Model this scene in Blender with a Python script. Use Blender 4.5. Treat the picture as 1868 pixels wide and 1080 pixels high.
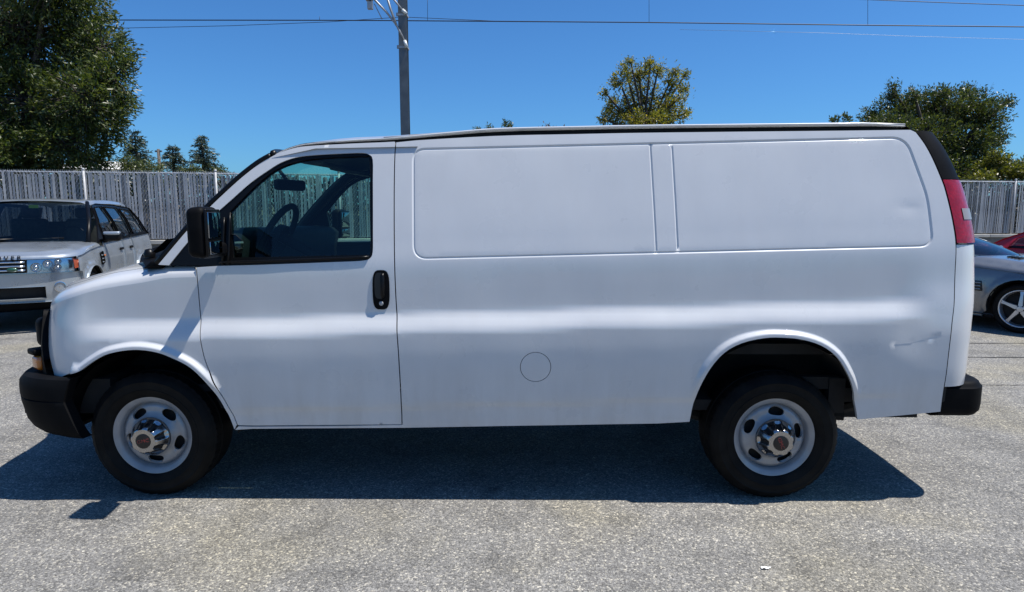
import bpy, bmesh, math, random
import numpy as np
from mathutils import Vector, Matrix
from mathutils.geometry import delaunay_2d_cdt

for _o in list(bpy.data.objects): bpy.data.objects.remove(_o)
scene = bpy.context.scene
C = scene.collection
R_ = math.radians

# ------------------------------------------------------------------ camera
cd = bpy.data.cameras.new('camera'); cam = bpy.data.objects.new('camera', cd); C.objects.link(cam)
cd.sensor_width = 36.0; cd.lens = 36.0 * 1150 / 1868.0
cd.clip_start = 0.05; cd.clip_end = 3000
cam.location = (0, 0, 1.575)
cam.rotation_euler = (R_(90 - 7.53), 0, R_(0.69))
scene.camera = cam

# ------------------------------------------------------------------ light
SUN = Vector((0.486, -0.045, 1.0)).normalized()
elev = math.asin(SUN.z); azim = math.atan2(SUN.x, SUN.y)
w = bpy.data.worlds.new('World'); scene.world = w; w.use_nodes = True
nt = w.node_tree; nt.nodes.clear()
wo = nt.nodes.new('ShaderNodeOutputWorld'); bg = nt.nodes.new('ShaderNodeBackground'); sk = nt.nodes.new('ShaderNodeTexSky')
sk.sky_type = 'NISHITA'; sk.sun_disc = False; sk.sun_elevation = elev; sk.sun_rotation = azim
sk.altitude = 50; sk.air_density = 1.0; sk.dust_density = 0.7; sk.ozone_density = 1.0
hs = nt.nodes.new('ShaderNodeMix'); hs.data_type = 'RGBA'; hs.blend_type = 'MULTIPLY'; hs.inputs[0].default_value = 1.0; hs.inputs[7].default_value = (.46, 1.0, 1.62, 1)
bg.inputs['Strength'].default_value = 0.063
nt.links.new(sk.outputs[0], hs.inputs[6]); nt.links.new(hs.outputs[2], bg.inputs['Color']); nt.links.new(bg.outputs[0], wo.inputs[0])
sl = bpy.data.lights.new('sun', 'SUN'); sl.energy = 5.0; sl.angle = R_(0.53); sl.color = (1.0, 0.955, 0.89)
so = bpy.data.objects.new('sun', sl); C.objects.link(so)
so.rotation_euler = SUN.to_track_quat('Z', 'Y').to_euler(); so.location = (8, -2, 20)
scene.view_settings.view_transform = 'Standard'; scene.view_settings.look = 'None'
scene.view_settings.exposure = 0.42; scene.view_settings.gamma = 1.0; scene.view_settings.use_curve_mapping = False
scene.cycles.max_bounces = 10; scene.cycles.transparent_max_bounces = 24
scene.cycles.caustics_reflective = False; scene.cycles.caustics_refractive = False
scene.cycles.sample_clamp_indirect = 4.0

# ------------------------------------------------------------------ materials
def mat(name, color=(.5, .5, .5), rough=.5, metal=0.0, coat=0.0, spec=0.5, coat_rough=0.05):
    m = bpy.data.materials.new(name); m.use_nodes = True
    b = m.node_tree.nodes['Principled BSDF']
    b.inputs['Base Color'].default_value = (*color, 1); b.inputs['Roughness'].default_value = rough
    b.inputs['Metallic'].default_value = metal; b.inputs['Coat Weight'].default_value = coat
    b.inputs['Coat Roughness'].default_value = coat_rough
    b.inputs['Specular IOR Level'].default_value = spec
    return m
def N(m, t, **kw):
    n = m.node_tree.nodes.new(t)
    for k, v in kw.items():
        if k in n.inputs: n.inputs[k].default_value = v
        else: setattr(n, k, v)
    return n
def L(m, a, b): m.node_tree.links.new(a, b)
def bsdf(m): return m.node_tree.nodes['Principled BSDF']
def ramp(m, fac, stops):
    r = N(m, 'ShaderNodeValToRGB'); els = r.color_ramp.elements
    while len(els) > 1: els.remove(els[-1])
    els[0].position = stops[0][0]; els[0].color = (*stops[0][1], 1) if len(stops[0][1]) == 3 else stops[0][1]
    for p, c in stops[1:]:
        e = els.new(p); e.color = (*c, 1)
    L(m, fac, r.inputs[0]); return r
def g3(v): return (v, v, v)
def varied(name, c0, c1, scale, rough=.5, detail=4.0, bump=0.0, bscale=None, metal=0.0, coat=0.0, spec=.5, stretch=None):
    """two-tone noise colour with optional relief"""
    m = mat(name, c0, rough, metal, coat, spec)
    tc = N(m, 'ShaderNodeTexCoord'); src = tc.outputs['Object']
    if stretch:
        mp = N(m, 'ShaderNodeMapping'); mp.inputs['Scale'].default_value = stretch; L(m, src, mp.inputs[0]); src = mp.outputs[0]
    n = N(m, 'ShaderNodeTexNoise', Scale=scale, Detail=detail); L(m, src, n.inputs['Vector'])
    r = ramp(m, n.outputs['Fac'], [(.32, c0), (.68, c1)]); L(m, r.outputs[0], bsdf(m).inputs['Base Color'])
    if bump:
        n2 = N(m, 'ShaderNodeTexNoise', Scale=bscale or scale * 6, Detail=3.0); L(m, src, n2.inputs['Vector'])
        b = N(m, 'ShaderNodeBump', Strength=bump, Distance=0.01); L(m, n2.outputs['Fac'], b.inputs['Height']); L(m, b.outputs[0], bsdf(m).inputs['Normal'])
    return m
def glass_mat(name, tint, rough=0.0, refl=1.0):
    m = bpy.data.materials.new(name); m.use_nodes = True; t = m.node_tree; t.nodes.clear()
    o = t.nodes.new('ShaderNodeOutputMaterial'); mx = t.nodes.new('ShaderNodeMixShader')
    tr = t.nodes.new('ShaderNodeBsdfTransparent'); tr.inputs[0].default_value = (*tint, 1)
    gl = t.nodes.new('ShaderNodeBsdfGlossy'); gl.inputs['Roughness'].default_value = rough; gl.inputs[0].default_value = (refl, refl, refl, 1)
    lw = t.nodes.new('ShaderNodeLayerWeight'); lw.inputs[0].default_value = .5
    pw = t.nodes.new('ShaderNodeMath'); pw.operation = 'POWER'; pw.inputs[1].default_value = 4.5; t.links.new(lw.outputs['Facing'], pw.inputs[0])
    ma = t.nodes.new('ShaderNodeMath'); ma.operation = 'MULTIPLY_ADD'; ma.inputs[1].default_value = .9; ma.inputs[2].default_value = .035; t.links.new(pw.outputs[0], ma.inputs[0])
    t.links.new(ma.outputs[0], mx.inputs[0]); t.links.new(tr.outputs[0], mx.inputs[1]); t.links.new(gl.outputs[0], mx.inputs[2]); t.links.new(mx.outputs[0], o.inputs[0])
    return m

MT = {}
def paint(name, c0, c1, rough=.38, metal=0.0, coat=.6, flake=False):
    m = varied(name, c0, c1, 1.7, rough, 3.0, 0, None, metal, coat)
    # dust gathers in soft streaks: roughness varies over the panel
    tc = N(m, 'ShaderNodeTexCoord'); n = N(m, 'ShaderNodeTexNoise', Scale=5.0, Detail=6.0)
    L(m, tc.outputs['Object'], n.inputs['Vector'])
    r = ramp(m, n.outputs['Fac'], [(.3, g3(rough - .06)), (.7, g3(rough + .1))]); L(m, r.outputs[0], bsdf(m).inputs['Roughness'])
    if flake:      # thin road film, denser towards the sills, in uneven streaks
        sx = N(m, 'ShaderNodeSeparateXYZ'); L(m, tc.outputs['Object'], sx.inputs[0])
        mp = N(m, 'ShaderNodeMapping'); mp.inputs['Scale'].default_value = (9, 9, 1.6); L(m, tc.outputs['Object'], mp.inputs[0])
        n2 = N(m, 'ShaderNodeTexNoise', Scale=1.0, Detail=7.0, Roughness=.65); L(m, mp.outputs[0], n2.inputs['Vector'])
        hz = N(m, 'ShaderNodeMapRange'); hz.inputs[1].default_value = .38; hz.inputs[2].default_value = .80; hz.inputs[3].default_value = .34; hz.inputs[4].default_value = .06; L(m, sx.outputs[2], hz.inputs[0])
        mu = N(m, 'ShaderNodeMath', operation='MULTIPLY'); L(m, hz.outputs[0], mu.inputs[0])
        r2 = ramp(m, n2.outputs['Fac'], [(.38, g3(0)), (.72, g3(1))]); L(m, r2.outputs[0], mu.inputs[1])
        mx = N(m, 'ShaderNodeMix', data_type='RGBA'); L(m, mu.outputs[0], mx.inputs[0])
        src = bsdf(m).inputs['Base Color'].links[0].from_socket; L(m, src, mx.inputs[6]); mx.inputs[7].default_value = (.30, .27, .23, 1); L(m, mx.outputs[2], bsdf(m).inputs['Base Color'])
    return m
MT['white'] = paint('white_paint', (.565, .575, .585), (.60, .61, .615), .30, 0, .9, True)
MT['black_plastic'] = varied('black_plastic', (.003, .003, .0035), (.006, .006, .0065), 9, .55, 4, .1, 400, spec=.07)
MT['black_trim'] = mat('black_trim', (.004, .004, .0045), .35, spec=.2)
MT['bumper_black'] = varied('bumper_plastic', (.0035, .0036, .0042), (.007, .0072, .008), 5, .6, 4, .08, 500, spec=.06)
MT['seal'] = mat('rubber_seal', (.004, .004, .004), .8)
MT['under'] = varied('underbody', (.008, .008, .008), (.02, .018, .016), 6, .85, 4)
MT['tyre'] = varied('tyre_rubber', (.004, .004, .004), (.012, .011, .0098), 9, .62, 4, .1, 300, spec=.12)
MT['rim'] = varied('rim_paint', (.26, .265, .275), (.34, .345, .35), 11, .42, 6, .04, 120, .25, .2)
MT['chrome'] = mat('chrome', (.36, .36, .37), .18, 1.0)
MT['cap_dark'] = mat('cap_recess', (.006, .006, .007), .35)
MT['red_letter'] = mat('red_lettering', (.26, .035, .03), .4)
MT['glass'] = glass_mat('tinted_glass', (.58, .82, .75))
MT['windshield'] = glass_mat('windshield_glass', (.62, .86, .79))
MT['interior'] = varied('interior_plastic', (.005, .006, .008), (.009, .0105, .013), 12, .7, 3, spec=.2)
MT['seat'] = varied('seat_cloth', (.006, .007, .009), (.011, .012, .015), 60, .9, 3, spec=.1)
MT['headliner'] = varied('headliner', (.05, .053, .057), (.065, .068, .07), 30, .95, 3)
MT['mirror'] = mat('mirror_glass', (.30, .32, .34), .02, 1.0)
MT['lamp_red'] = varied('red_lamp_lens', (.24, .003, .006), (.33, .005, .010), 30, .2, 2, .25, 60, 0, .35)
MT['lamp_clear'] = mat('clear_lamp_lens', (.25, .225, .21), .3, 0, .3)
MT['marker'] = mat('red_amber_lens', (.30, .06, .02), .3, 0, .5)
MT['amber'] = mat('amber_lens', (.62, .16, .012), .25, 0, .8)
MT['lens'] = glass_mat('headlamp_lens', (.85, .87, .88))
MT['reflector'] = mat('lamp_reflector', (.62, .63, .65), .22, 1.0)

# ------------------------------------------------------------------ mesh tools
class Me:
    def __init__(s, v=None, f=None, n=None): s.v = [] if v is None else v; s.f = [] if f is None else f; s.n = n
    def add(s, v, f):
        b = len(s.v); s.v += [tuple(p) for p in v]; s.f += [tuple(i + b for i in q) for q in f]; return s
def link(name, me, material, parent=None, smooth=True, off=None, angle=None):
    off = off if off is not None else (tuple(parent['_o']) if parent is not None and '_o' in parent else (0, 0, 0))
    v = np.asarray(me.v, float).reshape(-1, 3) - np.asarray(off, float)
    m = bpy.data.meshes.new(name); m.from_pydata(v.tolist(), [], [tuple(map(int, q)) for q in me.f]); m.validate(); m.update()
    if smooth: m.polygons.foreach_set('use_smooth', [True] * len(m.polygons))
    if me.n is not None and len(me.n) == len(m.vertices):
        m.normals_split_custom_set_from_vertices([tuple(x) for x in me.n])
    elif angle is not None:
        m.set_sharp_from_angle(angle=R_(angle))
    mats = material if isinstance(material, (list, tuple)) else [material]
    for k in mats: m.materials.append(k)
    o = bpy.data.objects.new(name, m); C.objects.link(o)
    if parent is not None: o.parent = parent
    return o
def sub_off(o, parent):      # children of a part whose own origin is the root's origin
    o['_o'] = parent['_o']; return o
def empty(name, loc, rz=0.0, world_coords=False):
    e = bpy.data.objects.new(name, None); C.objects.link(e); e.location = loc; e.rotation_euler = (0, 0, rz)
    e.empty_display_size = .2
    e['_o'] = tuple(loc) if world_coords else (0., 0., 0.)
    return e
def tag(o, label, cat=None, group=None, kind=None):
    if label: o['label'] = label
    if cat: o['category'] = cat
    if group: o['group'] = group
    if kind: o['kind'] = kind
    return o
def box(me, c, s, rot=None):
    x, y, z = [k / 2 for k in s]
    v = [Vector(p) for p in ((-x, -y, -z), (x, -y, -z), (x, y, -z), (-x, y, -z), (-x, -y, z), (x, -y, z), (x, y, z), (-x, y, z))]
    if rot is not None: v = [rot @ p for p in v]
    v = [p + Vector(c) for p in v]
    return me.add(v, [(3, 2, 1, 0), (4, 5, 6, 7), (0, 1, 5, 4), (1, 2, 6, 5), (2, 3, 7, 6), (3, 0, 4, 7)])
def rbox(c, s, r=.02, seg=3, rot=None, taper=None):
    """rounded box as Me; taper: fn(v)->v applied before placing"""
    bm = bmesh.new(); bmesh.ops.create_cube(bm, size=1.0)
    for v in bm.verts: v.co = Vector((v.co.x * s[0], v.co.y * s[1], v.co.z * s[2]))
    if taper:
        for v in bm.verts: v.co = Vector(taper(v.co))
    bmesh.ops.bevel(bm, geom=list(bm.edges), offset=r, segments=seg, profile=.5, affect='EDGES')
    out = Me(); bm.verts.index_update()
    vs = [(rot @ v.co if rot is not None else v.co) + Vector(c) for v in bm.verts]
    out.add(vs, [tuple(v.index for v in f.verts) for f in bm.faces]); bm.free(); return out
def tube(me, pts, rad, seg=8, cap=True):
    pts = [Vector(p) for p in pts]; n = len(pts); rads = rad if isinstance(rad, (list, tuple)) else [rad] * n
    b = len(me.v); up = Vector((0, 0, 1))
    T0 = (pts[1] - pts[0]).normalized(); a = T0.cross(up if abs(T0.z) < .9 else Vector((1, 0, 0))).normalized()
    for i, p in enumerate(pts):
        T = (pts[min(i + 1, n - 1)] - pts[max(i - 1, 0)]).normalized()
        a = (a - T * a.dot(T)).normalized(); c = T.cross(a)
        for k in range(seg):
            t = 2 * math.pi * k / seg; me.v.append(tuple(p + (a * math.cos(t) + c * math.sin(t)) * rads[i]))
    for i in range(n - 1):
        for k in range(seg):
            k2 = (k + 1) % seg; me.f.append((b + i * seg + k, b + i * seg + k2, b + (i + 1) * seg + k2, b + (i + 1) * seg + k))
    if cap:
        me.f.append(tuple(b + k for k in range(seg))[::-1]); me.f.append(tuple(b + (n - 1) * seg + k for k in range(seg)))
    return me
def grid(me, P, closed_u=False):
    """P: array (nu,nv,3)"""
    P = np.asarray(P, float); nu, nv = P.shape[:2]; b = len(me.v); me.v += [tuple(p) for p in P.reshape(-1, 3)]
    for i in range(nu if closed_u else nu - 1):
        i2 = (i + 1) % nu
        for j in range(nv - 1):
            me.f.append((b + i * nv + j, b + i2 * nv + j, b + i2 * nv + j + 1, b + i * nv + j + 1))
    return me
def lathe(me, prof, axis_c, seg=64, axis='Y', sgn=-1, ang0=0, ang1=2 * math.pi):
    """prof: (r, a); a measured along sgn*axis (outwards) from axis_c"""
    full = abs(ang1 - ang0 - 2 * math.pi) < 1e-6; nn = seg if full else seg + 1
    P = np.zeros((nn, len(prof), 3))
    for i in range(nn):
        t = ang0 + (ang1 - ang0) * i / seg
        for j, (r, a) in enumerate(prof):
            if axis == 'Y': P[i, j] = (axis_c[0] + r * math.cos(t), axis_c[1] + sgn * a, axis_c[2] + r * math.sin(t))
            else: P[i, j] = (axis_c[0] + r * math.cos(t), axis_c[1] + r * math.sin(t), axis_c[2] + a)
    return grid(me, P, full)
def catmull(p, n=6, closed=False):
    p = [np.array(q, float) for q in p]; out = []; m = len(p)
    for i in range(m if closed else m - 1):
        if closed: a, b, c, d = p[(i - 1) % m], p[i], p[(i + 1) % m], p[(i + 2) % m]
        else: a, b, c, d = p[max(i - 1, 0)], p[i], p[i + 1], p[min(i + 2, m - 1)]
        for k in range(n):
            t = k / n; out.append(.5 * ((2 * b) + (c - a) * t + (2 * a - 5 * b + 4 * c - d) * t * t + (3 * b - a - 3 * c + d) * t ** 3))
    if not closed: out.append(p[-1])
    return [tuple(map(float, q)) for q in out]
def resample(poly, step, closed):
    p = [np.array(q, float) for q in poly]; out = []; m = len(p)
    for i in range(m if closed else m - 1):
        a, b = p[i], p[(i + 1) % m]; k = max(1, int(round(np.linalg.norm(b - a) / step)))
        out += [tuple(a + (b - a) * j / k) for j in range(k)]
    if not closed: out.append(tuple(p[-1]))
    return out
def pip(pts, poly):
    pts = np.asarray(pts, float); q = np.asarray(poly, float); x, y = pts[:, 0], pts[:, 1]; r = np.zeros(len(pts), bool); j = len(q) - 1
    for i in range(len(q)):
        xi, yi = q[i]; xj, yj = q[j]
        if yi != yj: r ^= ((yi > y) != (yj > y)) & (x < (xj - xi) * (y - yi) / (yj - yi) + xi)
        j = i
    return r
def pdist(pts, poly, closed=False):
    pts = np.asarray(pts, float).reshape(-1, 2); q = np.asarray(poly, float); d = np.full(len(pts), 1e9); n = len(q)
    for i in range(n if closed else n - 1):
        a, b = q[i], q[(i + 1) % n]; ab = b - a; l2 = ab @ ab
        if l2 < 1e-14: continue
        t = np.clip(((pts - a) @ ab) / l2, 0, 1); d = np.minimum(d, np.linalg.norm(pts - a - t[:, None] * ab, axis=1))
    return d
def offset_poly(poly, d):
    """closed polygon moved along its normals by d (positive grows a counter-clockwise one)"""
    q = np.asarray(poly, float); t = np.roll(q, -1, 0) - np.roll(q, 1, 0); t /= np.linalg.norm(t, axis=1)[:, None] + 1e-12
    area = np.sum(q[:, 0] * np.roll(q[:, 1], -1) - np.roll(q[:, 0], -1) * q[:, 1]); s = 1 if area > 0 else -1
    return [tuple(x) for x in q + np.stack([t[:, 1], -t[:, 0]], 1) * d * s]
def offset_open(poly, d):
    q = np.asarray(poly, float); t = np.gradient(q, axis=0); t /= np.linalg.norm(t, axis=1)[:, None] + 1e-12
    return [tuple(x) for x in q + np.stack([-t[:, 1], t[:, 0]], 1) * d]
def panel(surf, outer, holes=(), lines=(), step=.03, estep=.015, rim=.015, flip=False, sync_normals=True):
    """sheet over a 2D outline lifted by surf(uv)->xyz, with turned-in edges; returns Me with analytic normals"""
    outer = resample(outer, estep, True); holes = [resample(h, estep, True) for h in holes]
    V = []; E = []
    def loop(q, closed):
        b = len(V); V.extend(q); n = len(q)
        E.extend((b + i, b + (i + 1) % n) for i in range(n if closed else n - 1))
    loop(outer, True)
    for h in holes: loop(h, True)
    for l, cl in lines: loop(resample(l, estep, cl), cl)
    q = np.asarray(outer); lo, hi = q.min(0), q.max(0)
    gx = np.arange(lo[0], hi[0] + step, step); gy = np.arange(lo[1], hi[1] + step, step * .866)
    G = np.array([(x + (step / 2 if j % 2 else 0), y) for j, y in enumerate(gy) for x in gx])
    k = pip(G, outer)
    for h in holes: k &= ~pip(G, h)
    G = G[k]; d = pdist(G, outer, True)
    for h in holes: d = np.minimum(d, pdist(G, h, True))
    for l, cl in lines: d = np.minimum(d, pdist(G, l, cl))
    G = G[d > min(step, estep) * .6]
    V = V + [tuple(g) for g in G]
    r = delaunay_2d_cdt([Vector(p) for p in V], E, [], 0, 1e-5)
    uv = np.array([(p.x, p.y) for p in r[0]]); F = np.array([tuple(f) for f in r[2] if len(f) == 3])
    cen = uv[F].mean(1); k = pip(cen, outer)
    for h in holes: k &= ~pip(cen, h)
    F = F[k]
    used = np.unique(F); mp = -np.ones(len(uv), int); mp[used] = np.arange(len(used)); uv = uv[used]; F = mp[F]
    P = surf(uv); e = 1e-3
    du = surf(uv + [e, 0]) - surf(uv - [e, 0]); dv = surf(uv + [0, e]) - surf(uv - [0, e])
    n = np.cross(du, dv); n /= np.linalg.norm(n, axis=1)[:, None] + 1e-15
    if flip: n = -n
    fn = np.cross(P[F[:, 1]] - P[F[:, 0]], P[F[:, 2]] - P[F[:, 0]]); s = np.sum(fn * n[F[:, 0]], 1)
    F[s < 0] = F[s < 0][:, ::-1]
    me = Me([tuple(p) for p in P], [tuple(f) for f in F], [tuple(x) for x in n])
    if rim:
        cnt = {}
        for f in F:
            for a, b in ((f[0], f[1]), (f[1], f[2]), (f[2], f[0])):
                key = (min(a, b), max(a, b)); cnt.setdefault(key, []).append((a, b))
        be = [v[0] for v in cnt.values() if len(v) == 1]; idx = {}; b0 = len(me.v)
        for a, b in be:
            for i in (a, b):
                if i not in idx:
                    idx[i] = len(me.v); me.v.append(tuple(P[i])); me.v.append(tuple(P[i] - n[i] * rim)); me.n += [(0, 0, 0)] * 2
        for a, b in be: me.f.append((idx[b], idx[a], idx[a] + 1, idx[b] + 1))
    return me
def mirrored(me, yc):
    v = np.asarray(me.v, float).copy(); v[:, 1] = 2 * yc - v[:, 1]
    n = None
    if me.n is not None: n = np.asarray(me.n, float).copy(); n[:, 1] *= -1; n = [tuple(x) for x in n]
    return Me([tuple(p) for p in v], [tuple(f[::-1]) for f in me.f], n)
def text_me(s, size, extr=.002, spacing=1.0, shear=0.0, sx=1.0):
    cu = bpy.data.curves.new('t', 'FONT'); cu.body = s; cu.size = size; cu.extrude = extr; cu.align_x = 'CENTER'; cu.align_y = 'CENTER'
    cu.space_character = spacing; cu.shear = shear; cu.resolution_u = 3
    o = bpy.data.objects.new('t', cu); C.objects.link(o); dg = bpy.context.evaluated_depsgraph_get()
    m = o.evaluated_get(dg).to_mesh(); me = Me([(v.co.x * sx, v.co.y, v.co.z) for v in m.vertices], [tuple(p.vertices) for p in m.polygons])
    o.evaluated_get(dg).to_mesh_clear(); bpy.data.objects.remove(o); bpy.data.curves.remove(cu); return me
def xform(me, M): return Me([tuple(M @ Vector(p)) for p in me.v], me.f, None)
def sstep(a, b, x): t = np.clip((x - a) / (b - a), 0, 1); return t * t * (3 - 2 * t)
# ------------------------------------------------------------------ ground
gm = mat('asphalt', (.17, .17, .17), .9)
def build_asphalt(m):
    tc = N(m, 'ShaderNodeTexCoord'); ob = tc.outputs['Object']
    big = N(m, 'ShaderNodeTexNoise', Scale=.35, Detail=5.0, Roughness=.6); L(m, ob, big.inputs['Vector'])
    mid = N(m, 'ShaderNodeTexNoise', Scale=3.2, Detail=6.0, Roughness=.65); L(m, ob, mid.inputs['Vector'])
    vo = N(m, 'ShaderNodeTexVoronoi', Scale=112.0); L(m, ob, vo.inputs['Vector'])
    vo2 = N(m, 'ShaderNodeTexVoronoi', Scale=210.0); L(m, ob, vo2.inputs['Vector'])
    fin = N(m, 'ShaderNodeTexNoise', Scale=120.0, Detail=4.0, Roughness=.7); L(m, ob, fin.inputs['Vector'])
    base = ramp(m, big.outputs['Fac'], [(.3, (.170, .165, .155)), (.7, (.236, .228, .211))])
    md = ramp(m, mid.outputs['Fac'], [(.28, g3(.66)), (.44, g3(.94)), (.7, g3(1.12))])
    # stones: each cell its own tone
    st = ramp(m, N_sep(m, vo.outputs['Color']), [(0, g3(.55)), (.4, g3(.88)), (.80, g3(1.16)), (.93, (1.65, 1.60, 1.46)), (1, (2.3, 2.22, 2.0))])
    st2 = ramp(m, N_sep(m, vo2.outputs['Color']), [(0, g3(.62)), (.5, g3(.96)), (1, g3(1.42))])
    fn = ramp(m, fin.outputs['Fac'], [(.3, g3(.7)), (.7, g3(1.25))])
    cur = base.outputs[0]
    for a in (md, st, st2, fn):
        mx = N(m, 'ShaderNodeMix', data_type='RGBA', blend_type='MULTIPLY'); mx.inputs[0].default_value = 1.0; mx.clamp_result = False
        L(m, cur, mx.inputs[6]); L(m, a.outputs[0], mx.inputs[7]); cur = mx.outputs[2]
    # yellowish worn patches and old oil drips
    wn = N(m, 'ShaderNodeTexNoise', Scale=.9, Detail=3.0); L(m, ob, wn.inputs['Vector'])
    wr = ramp(m, wn.outputs['Fac'], [(.48, (1, 1, 1)), (.66, (1.10, 1.06, .93))])
    oi = N(m, 'ShaderNodeTexNoise', Scale=1.7, Detail=7.0, Roughness=.7, Distortion=.6); L(m, ob, oi.inputs['Vector'])
    orr = ramp(m, oi.outputs['Fac'], [(.27, g3(.42)), (.37, g3(.9)), (.44, g3(1.0))])
    for a in (wr, orr):
        mx = N(m, 'ShaderNodeMix', data_type='RGBA', blend_type='MULTIPLY'); mx.inputs[0].default_value = 1.0; mx.clamp_result = False
        L(m, cur, mx.inputs[6]); L(m, a.outputs[0], mx.inputs[7]); cur = mx.outputs[2]
    # hair cracks and long pale scuffs left by tyres
    wv = N(m, 'ShaderNodeTexNoise', Scale=1.4, Detail=5.0); L(m, ob, wv.inputs['Vector'])
    wm = N(m, 'ShaderNodeMix', data_type='RGBA'); wm.inputs[0].default_value = .3; L(m, ob, wm.inputs[6]); L(m, wv.outputs['Color'], wm.inputs[7])
    cr = N(m, 'ShaderNodeTexVoronoi', Scale=.23, feature='DISTANCE_TO_EDGE'); L(m, wm.outputs[2], cr.inputs['Vector'])
    crr = ramp(m, cr.outputs['Distance'], [(.0, g3(.86)), (.0012, g3(.95)), (.003, g3(1.0))])
    mp = N(m, 'ShaderNodeMapping'); mp.inputs['Scale'].default_value = (.25, 3.2, 1); mp.inputs['Rotation'].default_value = (0, 0, .12); L(m, ob, mp.inputs[0])
    sc = N(m, 'ShaderNodeTexNoise', Scale=1.3, Detail=5.0, Roughness=.6); L(m, mp.outputs[0], sc.inputs['Vector'])
    scr = ramp(m, sc.outputs['Fac'], [(.30, g3(.86)), (.5, g3(1.0)), (.68, g3(1.07)), (.74, g3(1.14))])
    for a in (crr, scr):
        mx = N(m, 'ShaderNodeMix', data_type='RGBA', blend_type='MULTIPLY'); mx.inputs[0].default_value = 1.0; mx.clamp_result = False
        L(m, cur, mx.inputs[6]); L(m, a.outputs[0], mx.inputs[7]); cur = mx.outputs[2]
    L(m, cur, bsdf(m).inputs['Base Color'])
    ad = N(m, 'ShaderNodeMath', operation='ADD'); L(m, vo.outputs['Distance'], ad.inputs[0]); L(m, fin.outputs['Fac'], ad.inputs[1])
    bp = N(m, 'ShaderNodeBump', Strength=.55, Distance=.006); bp.invert = True; L(m, ad.outputs[0], bp.inputs['Height']); L(m, bp.outputs[0], bsdf(m).inputs['Normal'])
def N_sep(m, col):
    s = N(m, 'ShaderNodeSeparateColor'); L(m, col, s.inputs[0]); return s.outputs[0]
build_asphalt(gm)
ground = link('ground', Me([(-700, -300, 0), (700, -300, 0), (700, 1200, 0), (-700, 1200, 0)], [(0, 1, 2, 3)]), gm, None, False)
ground['kind'] = 'structure'; ground['label'] = 'worn grey asphalt car park with pale exposed stones'
jm = mat('joint_tar', (.02, .02, .02), .9)
rj = random.Random(4)
for (xa, ya, xb, yb, wd) in ((2.2, 7.62, 12.5, 7.52, .022), (1.8, 6.86, 11.5, 6.78, .026), (3.0, 5.72, 7.2, 5.66, .010)):
    pts = []; n = 60
    for i in range(n + 1):
        t = i / n; pts.append((xa + (xb - xa) * t, ya + (yb - ya) * t + rj.uniform(-.008, .008)))
    me = Me(); P = [[(x, y - wd / 2 * rj.uniform(.6, 1.3), .004), (x, y + wd / 2 * rj.uniform(.6, 1.3), .004)] for x, y in pts]
    grid(me, P); link('pavement_joint', me, jm, ground, False)

# ------------------------------------------------------------------ white cargo van
YN, YC = 3.27, 4.27
X1, RN = -2.33, .42
OZ = np.array([(.25, -.085), (.38, -.060), (.45, -.046), (.53, -.034), (.56, -.024), (.66, -.013), (.78, -.003), (.87, 0.), (.95, -.001), (.972, -.0065), (1.0, -.020), (1.038, -.0415), (1.058, -.0490), (1.08, -.0508), (1.12, -.0525), (1.2, -.0555), (1.30, -.061), (1.45, -.087), (1.7, -.142), (1.9, -.190), (2.1, -.246)])
OS = np.array([(.25, -.085), (.38, -.060), (.45, -.046), (.55, -.028), (.68, -.013), (.85, -.010), (1.0, -.025), (1.15, -.048), (1.30, -.061), (1.45, -.087), (1.7, -.142), (1.9, -.190), (2.1, -.246)])
def pchip(tab):
    x, y = tab[:, 0], tab[:, 1]; h = np.diff(x); d = np.diff(y) / h; m = np.zeros(len(x)); m[0] = d[0]; m[-1] = d[-1]
    for i in range(1, len(x) - 1):
        if d[i - 1] * d[i] > 0: m[i] = 3 * (h[i - 1] + h[i]) / ((2 * h[i] + h[i - 1]) / d[i - 1] + (h[i] + 2 * h[i - 1]) / d[i])
    def f(q):
        q = np.clip(q, x[0], x[-1]); i = np.clip(np.searchsorted(x, q) - 1, 0, len(x) - 2); t = (q - x[i]) / h[i]
        return (2 * t**3 - 3 * t**2 + 1) * y[i] + (t**3 - 2 * t**2 + t) * h[i] * m[i] + (-2 * t**3 + 3 * t**2) * y[i + 1] + (t**3 - t**2) * h[i] * m[i + 1]
    return f
oz_c, oz_s = pchip(OZ), pchip(OS)
# plan outline round the nose: q = distance forward of X1 along the outline
_q = [0.]; _p = [(X1, YN)]; A60 = R_(74)
for k in range(1, 31):
    a = A60 * k / 30; _p.append((X1 - RN * math.sin(a), YN + RN - RN * math.cos(a)))
ya0 = _p[-1]; DY = YC - ya0[1]
for k in range(1, 31):
    t = k / 30; _p.append((ya0[0] - (DY / math.tan(A60)) * (t - t * t / 2), ya0[1] + DY * t))
for a, b in zip(_p, _p[1:]): _q.append(_q[-1] + math.dist(a, b))
_q = np.array(_q); _p = np.array(_p); QMAX = _q[-1]
_t = np.gradient(_p, axis=0); _t /= np.linalg.norm(_t, axis=1)[:, None]; _nn = np.stack([-_t[:, 1], _t[:, 0]], 1)
def plan(s):
    s = np.asarray(s, float); q = np.clip(X1 - s, 0, QMAX); f = s > X1
    x = np.where(f, s, np.interp(q, _q, _p[:, 0])); y = np.where(f, YN, np.interp(q, _q, _p[:, 1]))
    nx = np.where(f, 0, np.interp(q, _q, _nn[:, 0])); ny = np.where(f, -1, np.interp(q, _q, _nn[:, 1])); l = np.hypot(nx, ny)
    return x, y, nx / l, ny / l
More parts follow.
